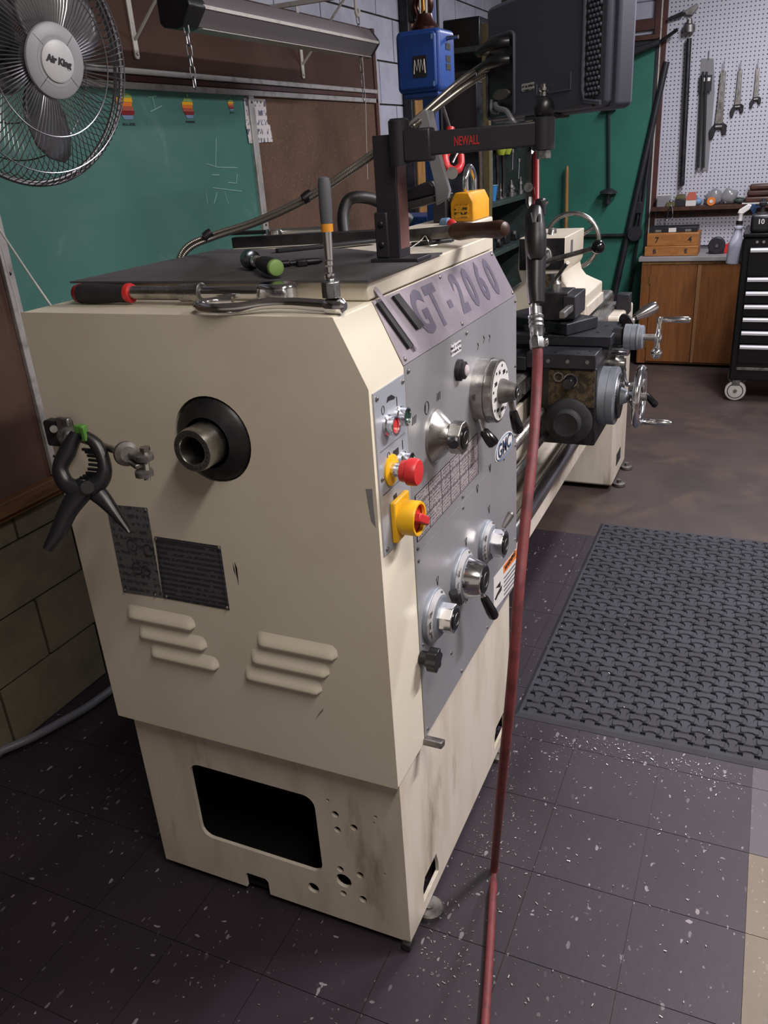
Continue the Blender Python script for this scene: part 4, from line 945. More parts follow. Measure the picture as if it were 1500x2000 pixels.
# ------------------------------------------------------------------ digital readout on its arm
def readout():
    base = V((.335, .105, ZS))
    r = thing('readout_stand', 'black bracket arm with NEWALL lettering standing on the headstock', 'arm', base)
    b0_ = P(742, 484, z=ZS+.001); 
    bx, by = .345, .105
    M().bb(bx-.02, bx+.050, by-.062, by+.030, ZS, ZS+.006).ob('foot_plate', 'black_paint', r, bev=.001)
    post = M(); post.bb(bx-.006, bx+.000, by-.022, by+.018, ZS+.006, 1.592); post.bb(bx, bx+.045, by-.022, by-.016, ZS+.006, 1.592); post.ob('post', 'black_paint', r, bev=.0008)
    M().bb(bx+.001, bx+.043, by-.0225, by-.0215, ZS+.02, 1.55).ob('worn_edge', mat('worn_red', '#6d4a48', .6), r)
    M().bb(bx-.012, bx-.006, by-.004, by+.022, ZS+.006, ZS+.085).ob('gusset', 'black_paint', r, bev=.003)
    for z in (ZS+.03, ZS+.065):
        m = M(); screw(m, (bx-.012, by+.009, z), NX, .006, .004); m.ob('bolt', 'dark_steel', r)
    # arm
    a = P(770, 286, x=bx-.01); e = P(1062, 262, d=1.30)
    hh = .0185; d = (e-a); d.z = 0; L_ = d.length; d.normalize(); nrm = V((d.y, -d.x, 0)); zc_ = 1.572
    a.z = zc_; e.z = zc_+.004
    M().prism([a-nrm*.013+V((0, 0, -hh)), a-nrm*.013+V((0, 0, hh)), e-nrm*.013+V((0, 0, hh)), e-nrm*.013+V((0, 0, -hh))], nrm*.026).ob('arm', 'black_paint', r, bev=.003)
    fn = -d.cross(ZA); fn = fn if fn.dot(CAM-a) > 0 else -fn
    v, f = place(text_mesh('NEWALL', .0195, .0008, .0002, sx=.56), a.lerp(e, .515)+fn*.0134+V((0, 0, -.001)), d, ZA); M().add(v, f).ob('lettering', 'red_print', r, ang=0)
    M().lathe(a+d*.01+V((0, 0, -hh-.012)), ZA, [(0, .018), (.07, .018), (.074, .014)], 24).ob('pivot', 'black_paint', r)
    M().box(a+d*.045+V((0, 0, .0)), (.05, .03, .052), Matrix.Rotation(math.atan2(d.y, d.x), 3, 'Z')).ob('clamp_block', 'black_paint', r, bev=.004)
    M().prism([P(797, 262, x=.385), P(800, 238, x=.385), P(826, 214, x=.385), P(835, 216, x=.385), P(845, 262, x=.385)], (.03, 0, 0)).ob('cover_cap', mat('plate_grey', '#7d7c80', .6), r, bev=.002)
    M().lathe(e+V((0, 0, -.024)), ZA, [(0, .0175), (.046, .0175), (.048, .014)], 28).ob('swivel', 'black_paint', r)
    M().lathe(e+V((0, 0, .024)), ZA, [(0, .012), (.004, .0155), (.012, .0165), (.020, .0145), (.026, .010), (.029, .004), (.0295, .001)], 28).ob('ball', 'black_plastic', r)
    M().lathe(e+V((0, 0, -.038)), ZA, [(0, .0125), (.0138, .0125)], 6).ob('nut', 'galv', r, bev=.001)
    # small lamp / cover plates under the arm
    s = thing('work_light', 'folded dark grey work light hanging under the readout arm', 'lamp', P(850, 400, x=.52))
    X_ = .47
    M().prism([P(833, 298, x=X_), P(858, 298, x=X_), P(878, 372, x=X_), P(874, 388, x=X_), P(851, 402, x=X_), P(848, 360, x=X_)], (.012, 0, 0)).ob('side_plate', mat('plate_grey', '#7d7c80', .6), s, bev=.002)
    M().prism([P(786, 388, x=X_+.01), P(790, 372, x=X_+.01), P(838, 352, x=X_+.01), P(848, 362, x=X_+.01), P(850, 380, x=X_+.01), P(788, 396, x=X_+.01)], (.06, 0, 0)).ob('lamp_head', 'black_paint', s, bev=.004)
    M().prism([P(788, 397, x=X_+.008), P(848, 381, x=X_+.008), P(860, 392, x=X_+.008), P(803, 409, x=X_+.008)], (.05, 0, 0)).ob('lens', mat('lamp_grey', '#3f3c3e', .6), s, bev=.003)
    # display unit
    TL, BL, BR, TR = P(944, 27, d=1.55), P(949, 243, d=1.55), P(1189, 220, d=1.19), P(1210, -60, d=1.19)
    ex = (BR-BL); ex.z = 0; W_ = ex.length; ex.normalize(); H_ = TL.z-BL.z
    n = ex.cross(ZA); n = n if n.dot(CAM-BL) > 0 else -n      # towards the camera = back of the display
    u = thing('readout_display', 'dark grey digital readout unit seen from behind, above the arm', 'display', BL+ex*W_/2)
    def G(a, b, c=0): return BL+ex*a*W_+ZA*b*H_+n*c
    pr = [(q[0], q[1]) for q in rrect(0, 1, 0, 1, .045, 4)]
    M().prism([G(a, b, -.040) for a, b in pr], n*.028).ob('front_shell', 'dro_case', u, bev=.004)
    M().prism([G(.02+a*.96, .02+b*.96, -.012) for a, b in pr], n*.012).ob('rear_shell', 'dro_case', u, bev=.006)
    # sunken connector bay: a raised rim round a dark plate
    M().prism([G(a, b, .0003) for a, b in rrect(.03, .29, .04, .72, .04, 4)], n*.0012).ob('connector_bay', 'black_plastic', u, ang=0)
    M().tube([G(a, b, .002) for a, b in rrect(.03, .29, .04, .72, .04, 4)], .003, 6, True).ob('bay_rim', 'dro_case', u)
    for b in (.64, .50):
        M().tube(spline([G(.26, b, .006), G(.24, b, .020), G(.17, b-.01, .030), G(.10, b-.04, .032)], 4), [.0085]*4+[.009]*4+[.0078]*5, 14).ob('connector', 'black_plastic', u)
    M().prism([G(.12+.075*math.cos(q*PI/8)+.06, .235+.045*math.sin(q*PI/8), .001) for q in range(16)], n*.005).ob('plug', mat('plug_grey', '#5d5a55', .5), u)
    M().tube(spline([G(.14, .16, .008), G(.20, .12, .016), G(.27, .09, .014), G(.31, .02, .012), G(.32, -.03, .006)], 5), .0045, 8).ob('cable', 'cable_grey', u)
    M().tube(spline([G(.09, .20, .006), G(.12, .11, .012), G(.18, .08, .012)], 5), .003, 8).ob('cable', 'cable_grey', u)
    M().prism([G(a, b, .0002) for a, b in ((.35, .225), (.455, .225), (.455, .29), (.35, .29))], n*.0006).ob('label_sticker', mat_rows('dro_rows', '#c9c7c6', '#2b2b2e', tuple(ex), (0, 0, 1), 160, 320, .42, .6), u, ang=0)
    gr = M(); 
    M().prism([G(a, b, .0002) for a, b in rrect(.845, .945, .10, .97, .03, 4)], n*.0015).ob('grille_field', 'black_matte', u, ang=0)
    dm = M().lathe((0, 0, 0), n, [(0, .0032), (.002, .0026), (.003, .001)], 8).mesh('grille_stud', 'dro_case')
    for j in range(24):
        for i in range(4):
            inst('grille_stud', dm, G(.858+i*.022+(.011 if j % 2 else 0), .12+j*.035, .0012), u)
    M().tube([G(.83, .97, .001), G(.83, .16, .001), G(.845, .08, .001), G(.95, .05, .001)], .0035, 8).ob('ridge', 'dro_case', u)
    M().tube([G(.48, .26, .0005), G(.48, .18, .0005), G(.74, .18, .0005), G(.74, .30, .0005)], .0012, 6).ob('moulded_frame', 'dro_case', u)
    M().cyl(G(.90, .06, -.001), G(.90, .06, .0008), .006, n=14).ob('screw_hole', 'black_matte', u)
    M().lathe(e+V((0, 0, .053)), ZA, [(0, .006), (.006, .006), (.008, .0085), (.012, .0085), (.013, .005), (.017, .005)], 12).ob('mount_stud', 'chrome', r)
    M().prism([G(.36, -.02, -.03), G(.62, -.02, -.03), G(.62, .03, -.03), G(.36, .03, -.03)], n*.028).ob('mount_bracket', 'black_paint', u, bev=.003)
    # armoured cables
    def flex(pts, label):
        o = thing('armoured_cable', label, 'cable', pts[-1], 'armoured cables of the readout')
        sp = spline(pts, 14)
        # resample evenly
        out = [sp[0]]; acc = 0; step = .0022
        for i in range(1, len(sp)):
            seg = sp[i]-sp[i-1]; l = seg.length; t = step-acc
            while t <= l:
                out.append(sp[i-1]+seg*(t/l)); t += step
            acc = l-(t-step)
        M().tube(out, [.0056 if i % 2 else .0040 for i in range(len(out))], 8).ob('armour', 'galv_bright', o, ang=60)
        return o
    c1 = [G(.10, .60, .032), P(960, 112, d=1.52), P(890, 165, d=1.50), P(790, 252, d=1.42), P(690, 325, d=1.5), P(600, 383, d=1.6), P(500, 430, d=1.72), P(420, 456, d=1.80), P(368, 478, d=1.83), P(347, 510, d=1.85), P(343, 560, d=1.87)]
    flex(c1, 'upper armoured cable curving from the readout to behind the headstock')
    c2_ = [G(.10, .46, .032), P(960, 136, d=1.51), P(900, 175, d=1.49), P(800, 252, d=1.40), P(693, 330, d=1.49), P(603, 389, d=1.59), P(503, 436, d=1.71), P(423, 463, d=1.79), P(374, 484, d=1.82), P(352, 514, d=1.84), P(347, 560, d=1.86)]
    flex(c2_, 'lower armoured cable curving from the readout to behind the headstock')
    for i, (a_, b_, dd) in enumerate(((787, 256, 1.40), (598, 386, 1.59), (405, 460, 1.80))):
        o = M().lathe(P(a_-6, b_+4, d=dd), P(a_+8, b_-6, d=dd)-P(a_-6, b_+4, d=dd), [(0, .010), (.012, .011), (.02, .010)], 14).ob('cable_tie', 'dark_steel'); tag(o, ('metal clip holding the armoured cables at the readout post', 'tie round the armoured cables halfway along', 'tie round the armoured cables near the headstock back')[i], 'clip', 'cable ties')
readout()
o = M().tube(spline([P(672, 455, d=1.92), P(670, 420, d=1.92), P(680, 392, d=1.92), P(702, 385, d=1.92), P(740, 394, d=1.95), P(800, 430, d=2.0)], 6), .014, 12).ob('coolant_hose', 'cable_black'); tag(o, 'thick black hose looping up behind the headstock lid', 'hose')

# ------------------------------------------------------------------ spring clamp and its steel rod
def clamp():
    # bracket and rod bolted to the cover edge
    r = thing('clamp_rod', 'steel rod with clevis end on a bracket at the cover edge', 'rod', P(118, 840, x=0))
    b = P(118, 845, x=-.004); e = P(246, 886, d=1.22)
    M().box(P(118, 845, x=-.012), (.024, .055, .05)).ob('bracket', 'gunmetal', r, bev=.005)
    M().box(P(128, 836, x=-.022), (.012, .03, .04)).ob('lug', 'galv', r, bev=.003)
    M().cyl(P(105, 838, x=-.03), P(105, 838, x=-.02), .007, n=12).ob('bolt', 'steel', r)
    d = (e-b).normalized()
    M().cyl(b-d*.01, e, .0062, n=16).ob('rod', 'steel', r)
    M().lathe(P(132, 852, x=-.03), d, [(0, .019), (.012, .019), (.02, .012)], 24).ob('boss', 'galv', r)
    M().lathe(e-d*.004, d, [(0, .010), (.003, .019), (.010, .0185), (.016, .012)], 28).ob('washer', 'steel_dull', r)
    c = P(272, 905, d=1.20)
    u = V((0, 0, 1)); 
    for s_ in (1, -1):
        cc = P(282, 893 if s_ > 0 else 924, d=1.195)
        M().lathe(cc-ZA*.004, ZA, [(0, .0135), (.008, .0135), (.009, .012)], 24).ob('clevis_arm', 'steel_dull', r)
        M().box((cc+e+d*.014)/2, (.03, .016, .0075), Matrix.Rotation(math.atan2(d.y, d.x), 3, 'Z')).ob('clevis_web', 'steel_dull', r, bev=.002)
    pt, pb = P(283, 878, d=1.195), P(288, 938, d=1.195)
    M().cyl(pt, pb, .0048, n=14).ob('pin', 'steel', r); M().lathe(pt, ZA, [(-.002, .008), (.004, .008)], 6).ob('pin_head', 'steel', r)
    # spring clamp
    D = 1.262; k = thing('spring_clamp', 'black plastic spring clamp with green pad gripping the steel rod', 'clamp', P(172, 950, d=D))
    def leg(pts, w, name, th=.024, dd=0):
        sp = spline([P(a, b_, d=D+dd) for a, b_ in pts], 6); ws = []
        n_ = len(sp)
        for i in range(n_):
            t = i/(n_-1)*(len(w)-1); j = min(int(t), len(w)-2); ws.append(w[j]+(w[j+1]-w[j])*(t-j))
        M_ = M(); ring = 12; vs = []; fs = []
        side = FWD.normalized()
        for i in range(n_):
            t = (sp[min(i+1, n_-1)]-sp[max(0, i-1)]).normalized(); x_ = t.cross(side).normalized()
            for q in range(ring):
                a = 2*PI*q/ring; ca, sa = math.cos(a), math.sin(a)
                vs.append(sp[i]+x_*ws[i]*math.copysign(abs(ca)**.7, ca)+side*th*.5*math.copysign(abs(sa)**.7, sa))
        for i in range(n_-1):
            for q in range(ring): fs.append((i*ring+q, i*ring+(q+1) % ring, (i+1)*ring+(q+1) % ring, (i+1)*ring+q))
        fs += [tuple(range(ring-1, -1, -1)), tuple(range((n_-1)*ring, n_*ring))]
        return M_.add(vs, fs).ob(name, 'black_plastic', k, ang=50)
    leg([(150, 846), (132, 882), (118, 915), (130, 945), (158, 958)], [.008, .013, .011, .013, .016], 'jaw')
    leg([(160, 846), (188, 868), (204, 905), (200, 935), (176, 955)], [.007, .010, .009, .012, .016], 'jaw', dd=.004)
    leg([(170, 948), (150, 972), (132, 1000), (115, 1038), (95, 1073)], [.018, .017, .014, .0125, .008], 'handle')
    leg([(172, 950), (195, 968), (215, 990), (238, 1018), (256, 1040)], [.016, .014, .010, .006, .003], 'handle', dd=.01)
    M().cyl(P(171, 952, d=D-.020), P(171, 952, d=D+.02), .010, n=20).ob('pivot', 'black_plastic', k)
    M().box(P(158, 838, d=D-.004), (.012, .018, .014)).ob('pad', 'green_plastic', k, bev=.002)
    M().box(P(164, 848, d=D-.010), (.006, .007, .022)).ob('pad', 'green_plastic', k, bev=.001)
    tm = M()
    for i in range(9):
        a = -1.1+i*.30; c = P(160+24*math.cos(a), 905+30*math.sin(a), d=D)
        M().box(c, (.004, .02, .004)).ob('tooth', 'black_plastic', k)
clamp()

# ------------------------------------------------------------------ blow gun and red air hose
def blowgun():
    D = 1.42
    r = thing('blow_gun', 'black air blow gun hanging nose up from the readout arm', 'blow gun', P(1048, 590, d=D))
    def g(a, b, dd=0): return P(a, b, d=D+dd)
    M().tube([g(1047, 405), g(1047, 300, .05)], .006, 12).ob('nozzle_tube', 'red_dark', r)
    M().tube([g(1038, 300, .06), g(1036, 395, .02)], .009, 4).ob('hanger_strap', 'steel_dull', r)
    M().cyl(g(1032, 366, .0), g(1032, 366, .03), .008, n=12).ob('hanger_bolt', 'galv', r)
    M().tube(spline([g(1034, 386), g(1034, 400), g(1041, 410), g(1050, 412), g(1054, 402)], 4), .0045, 8).ob('hook', 'galv', r)
    bd = M(); bd.tube([g(1047, 405), g(1043, 425), g(1046, 460), g(1047, 500), g(1046, 560), g(1048, 592)], [.012, .017, .019, .0175, .016, .014], 18); bd.ob('body', 'black_plastic', r)
    M().box(g(1056, 405), (.02, .016, .03)).ob('trigger', 'black_plastic', r, bev=.004)
    M().tube([g(1052, 420, -.012), g(1051, 440, -.02), g(1046, 450, -.022), g(1040, 440, -.02), g(1036, 418, -.012)], .004, 8).ob('trigger_guard', 'black_plastic', r)
    M().cyl(g(1060, 402), g(1070, 394), .003, n=8).ob('pin', 'chrome', r)
    M().lathe(g(1047, 440, -.012), UPV*-1, [(0, .016), (.02, .0175), (.05, .016), (.06, .010)], 18).ob('grip_face', 'dark_steel', r)
    # brass/steel coupler
    M().lathe(g(1045, 590), g(1048, 650)-g(1045, 590), [(0, .0075), (.008, .0075), (.009, .011), (.022, .011), (.024, .0135), (.028, .0135), (.030, .0122), (.034, .0135), (.038, .0122), (.042, .0135), (.046, .0115), (.060, .0115)], 20).ob('coupler', 'galv', r)
    h = thing('air_hose', 'red rubber air hose running from the blow gun down to the floor', 'hose', P(950, 1990, z=.01))
    M().lathe(g(1047, 646), g(1050, 690)-g(1047, 646), [(0, .010), (.004, .012), (.012, .0115), (.016, .0135), (.030, .0135), (.032, .011)], 6).ob('ferrule', 'galv', h, bev=.001)
    M().box(g(1063, 668), (.012, .014, .014)).ob('clamp_screw', 'chrome', h, bev=.003)
    pts = [g(1048, 655), g(1050, 690), P(1048, 760, d=1.42), P(1042, 860, d=1.39), P(1032, 960, d=1.36), P(1020, 1080, d=1.34), P(1012, 1170, d=1.33), P(1000, 1330, d=1.36), P(985, 1480, d=1.45), P(973, 1600, d=1.60), P(966, 1690, z=.02), P(962, 1760, z=.0105), P(955, 1880, z=.0095), P(947, 2000, z=.0095), P(938, 2100, z=.0095)]
    M().tube(spline(pts, 8), .0092, 14).ob('hose', 'hose_red', h)
blowgun()

# ------------------------------------------------------------------ fan
def fan():
    c = P(57, 117, d=1.62); ray = (c-CAM).normalized(); rt = RGT-ray*RGT.dot(ray); rt.normalize(); dn = ray.cross(rt)
    n = (-ray*math.cos(math.radians(37))+rt*math.sin(math.radians(37))).normalized()
    n = (n+V((0, 0, -.03))).normalized()
    u = ZA.cross(n).normalized(); w_ = n.cross(u)
    t = thing('wall_fan', 'large grey wire-guard fan with dark blades at the upper left', 'fan', c)
    def Q(r, a, h): return c+(u*math.cos(a)+w_*math.sin(a))*r+n*h
    R = .232
    M().tube([Q(R, q*PI/48, 0) for q in range(96)], .0045, 8, True).ob('rim', 'fan_wire', t)
    M().tube([Q(R-.004, q*PI/48, -.012) for q in range(96)], .004, 8, True).ob('rim', 'fan_wire', t)
    fg = M(); rg = M(); NW = 96
    for i in range(NW):
        a = 2*PI*i/NW
        fg.tube([Q(.062, a-.10, .072), Q(.10, a-.06, .074), Q(.15, a-.03, .068), Q(.195, a-.01, .050), Q(.222, a, .026), Q(R, a, .002)], .0011, 4)
        b = a+PI/NW
        rg.tube([Q(.055, b+.10, -.085), Q(.11, b+.06, -.084), Q(.17, b+.03, -.072), Q(.215, b, -.045), Q(R-.004, b, -.012)], .0011, 4)
    o = fg.ob('front_guard', 'fan_wire', t, ang=60); o['kind'] = 'stuff'
    o = rg.ob('rear_guard', 'fan_wire', t, ang=60); o['kind'] = 'stuff'
    for r_, h in ((.135, .0705), (.205, .043)): M().tube([Q(r_, q*PI/40, h) for q in range(80)], .0014, 6, True).ob('guard_ring', 'fan_wire', t)
    for r_, h in ((.12, -.084), (.19, -.062)): M().tube([Q(r_, q*PI/40, h) for q in range(80)], .0014, 6, True).ob('guard_ring', 'fan_wire', t)
    M().lathe(c+n*.068, n, [(0, .062), (.008, .067), (.012, .066), (.014, .063), (.016, .045), (.0165, .0445)], 48).ob('hub_cover', 'fan_grey', t)
    M().lathe(c+n*.083, n, [(0, .037), (.004, .037), (.006, .033), (.0065, .001)], 40).ob('badge', 'fan_light', t)
    v, f = place(text_mesh('Air King', .0165, .001, .0009), c+n*.0900, (u*math.cos(-.22)+w_*math.sin(-.22)), (w_*math.cos(.22)+u*math.sin(.22))); M().add(v, f).ob('lettering', 'print_black', t, ang=0)
    for i in range(4):
        a = .8+i*PI/2; M().tube([Q(.039, a, .0845), Q(.0635, a, .0815)], .0008, 4).ob('seam', 'dark_steel', t)
    # three broad blades
    for k_ in range(3):
        a0 = -PI/2+.12+k_*2*PI/3; vs = []; fs = []; na, nr = 9, 9
        for j in range(nr):
            tt = j/(nr-1); r_ = .035+tt*.165; half = (.36+.42*math.sin(PI*min(1, tt*1.12)**.8))*(1 if tt < .8 else 1-((tt-.8)/.2)**2*.75)
            half = min(half, .085/r_ if r_ > .1 else half)
            for i in range(na):
                s_ = i/(na-1)*2-1; a = a0+s_*half+.25*tt; h = -.012-s_*half*r_*.55
                vs.append(Q(r_, a, h))
        for j in range(nr-1):
            for i in range(na-1): fs.append((j*na+i, j*na+i+1, (j+1)*na+i+1, (j+1)*na+i))
        m = M().add(vs, fs).ob('blade', 'fan_blade', t, ang=60); sm = m.modifiers.new('thick', 'SOLIDIFY'); sm.thickness = .002
    M().lathe(c-n*.03, n, [(0, .04), (.05, .04), (.06, .03)], 32).ob('hub', 'fan_blade', t)
    M().lathe(c-n*.19, n, [(0, .05), (.02, .065), (.10, .068), (.12, .055)], 32).ob('motor', 'fan_grey', t)
    b = c-n*.14; wl = V((b.x-.02, WY-.02, b.z+.10))
    M().tube([b, b+V((0, .06, .03)), V((wl.x, wl.y-.05, wl.z)), wl], .014, 12).ob('bracket_arm', 'dark_steel', t)
    M().box((wl.x, WY-.030, wl.z), (.12, .015, .18)).ob('wall_plate', 'dark_steel', t, bev=.003)
fan()
# pull cords and cable at the left
o = M().tube([P(-70, 350, y=1.372), P(-8, 438, y=1.31), P(0, 450, y=1.30), P(60, 540, y=1.25), P(96, 592, y=1.2), P(110, 612, y=1.2)], .0028, 6).ob('white_cord', 'cord_white'); tag(o, 'white cord hanging diagonally in front of the chalkboard left edge', 'cord')
o = M().tube([P(2, 480, y=1.34), P(20, 545, y=1.34), P(40, 620, y=1.34)], .0014, 6).ob('thin_cord', 'cord_white'); tag(o, 'thin pale string close to the white strip left of the lathe', 'cord')
o = M().tube(spline([P(-30, 1490, z=.025), P(0, 1468, z=.02), P(60, 1442, z=.02), P(120, 1410, z=.02), P(175, 1378, z=.02), P(240, 1330, z=.02)], 6), .013, 12).ob('floor_conduit', 'cable_grey'); tag(o, 'grey flexible conduit lying on the floor beside the wall', 'conduit')

# ------------------------------------------------------------------ lamp fixture on chains, brackets
def link_mesh(l, w_, r):
    pts = []
    for i in range(16):
        a = 2*PI*i/16; pts.append(V((math.cos(a)*w_/2, 0, math.sin(a)*w_/2+(l-w_)/2*(1 if math.sin(a) >= 0 else -1))))
    return M().tube(pts, r, 6, True).mesh('link', 'galv')
def chain(a, b, label, l=.030, w_=.013, r=.0018, group='lamp chains'):
    a, b = V(a), V(b); t = thing('chain', label, 'chain', a, group); d = (b-a); n = max(2, int(d.length/(l*.80))); me = link_mesh(l, w_, r)
    rot = ZA.rotation_difference(d.normalized()).to_matrix()
    for i in range(n):
        q = a+d*((i+.5)/n); R_ = (rot @ Matrix.Rotation(PI/2*(i % 2)+.5, 3, 'Z')).to_euler()
        inst('link', me, q, t, R_)
def fixture():
    t = thing('strip_light', 'unlit grey strip light hanging on chains from the wall bracket', 'lamp', (1.65, 1.0, 1.92))
    pr = [(1.05, 1.93), (1.05, 1.985), (1.025, 2.01), (.985, 2.01), (.955, 1.972), (.952, 1.958), (.985, 1.918), (1.0, 1.914), (1.04, 1.92)]
    M().prism([(1.10, y, z) for y, z in pr], (1.16, 0, 0)).ob('housing', 'fixture_grey', t, bev=.003)
    M().bb(1.10, 2.26, .9495, .9535, 1.957, 1.966).ob('edge_strip', 'white_enamel', t)
    M().prism([(1.035, 1.0+(y-1.0)*1.08, 1.962+(z-1.962)*1.12) for y, z in pr], (.075, 0, 0)).ob('end_cap', 'black_plastic', t, bev=.003)
    M().prism([(2.255, 1.0+(y-1.0)*1.04, 1.962+(z-1.962)*1.05) for y, z in pr], (.02, 0, 0)).ob('end_cap', 'gunmetal', t, bev=.003)
    M().bb(1.12, 2.24, .975, 1.03, 1.9125, 1.9145).ob('diffuser', 'white_enamel', t)
fixture()
chain(P(362, 44, y=.985), P(381, 173, y=.985), 'loose chain hanging from the near end of the strip light', .031, .014, .0019)
chain(P(697, 30, y=1.0), P(706, 80, y=1.0), 'short chain holding the far end of the strip light', .028, .012, .0018)
chain(P(703, 97, y=.99), P(712, 198, y=.99), 'loose chain hanging from the far end of the strip light', .028, .012, .0017)
o = M().tube([P(707, 100, y=.985), P(714, 200, y=.985), P(718, 350, y=.985)], .0012, 6).ob('pull_string', 'cord_white'); tag(o, 'pale pull string hanging below the far end of the strip light', 'cord')
def bracket(x, z0, z1, yo, label, zt=None):
    t = thing('shelf_bracket', label, 'bracket', (x, WY-.02, z0), 'white shelf brackets on the panel')
    yw = WY-.0205
    M().prism([(x-.011, yw, z0+.008), (x-.006, yw, z0), (x+.006, yw, z0), (x+.011, yw, z0+.008), (x+.011, yw, z1), (x-.011, yw, z1)], (0, -.006, 0)).ob('wall_leg', 'white_enamel', t, bev=.001)
    M().bb(x-.011, x+.011, yo, yw-.001, z1-.006, z1).ob('shelf_leg', 'white_enamel', t, bev=.001)
    M().tube([(x, yw-.008, z0+.055), (x, yo+.04, z1-.006)], .005, 6).ob('brace', 'white_enamel', t)
    m = M(); screw(m, (x, yw-.006, z0+.014), NY, .005); m.ob('screw', 'steel', t)
bracket(1.309, 1.888, 2.12, 1.14, 'white shelf bracket on the brown panel next to the fan')
bracket(2.389, 1.880, 2.158, 1.10, 'white shelf bracket on the brown panel behind the strip light')
o = thing('ceiling_hook', 'white hook holding the far chain of the strip light', 'hook', P(700, 15, y=1.0))
q = P(698, 24, y=1.0); M().tube(spline([q+V((-.012, 0, .05)), q+V((-.012, 0, .0)), q+V((0, 0, -.012)), q+V((.014, 0, 0)), q+V((.014, 0, .012))], 5), .006, 10).ob('hook_bend', 'white_enamel', o)
M().bb(q.x-.02, q.x-.004, 1.0-.008, 1.0+.37, q.z+.05, q.z+.066).ob('hook_arm', 'white_enamel', o)

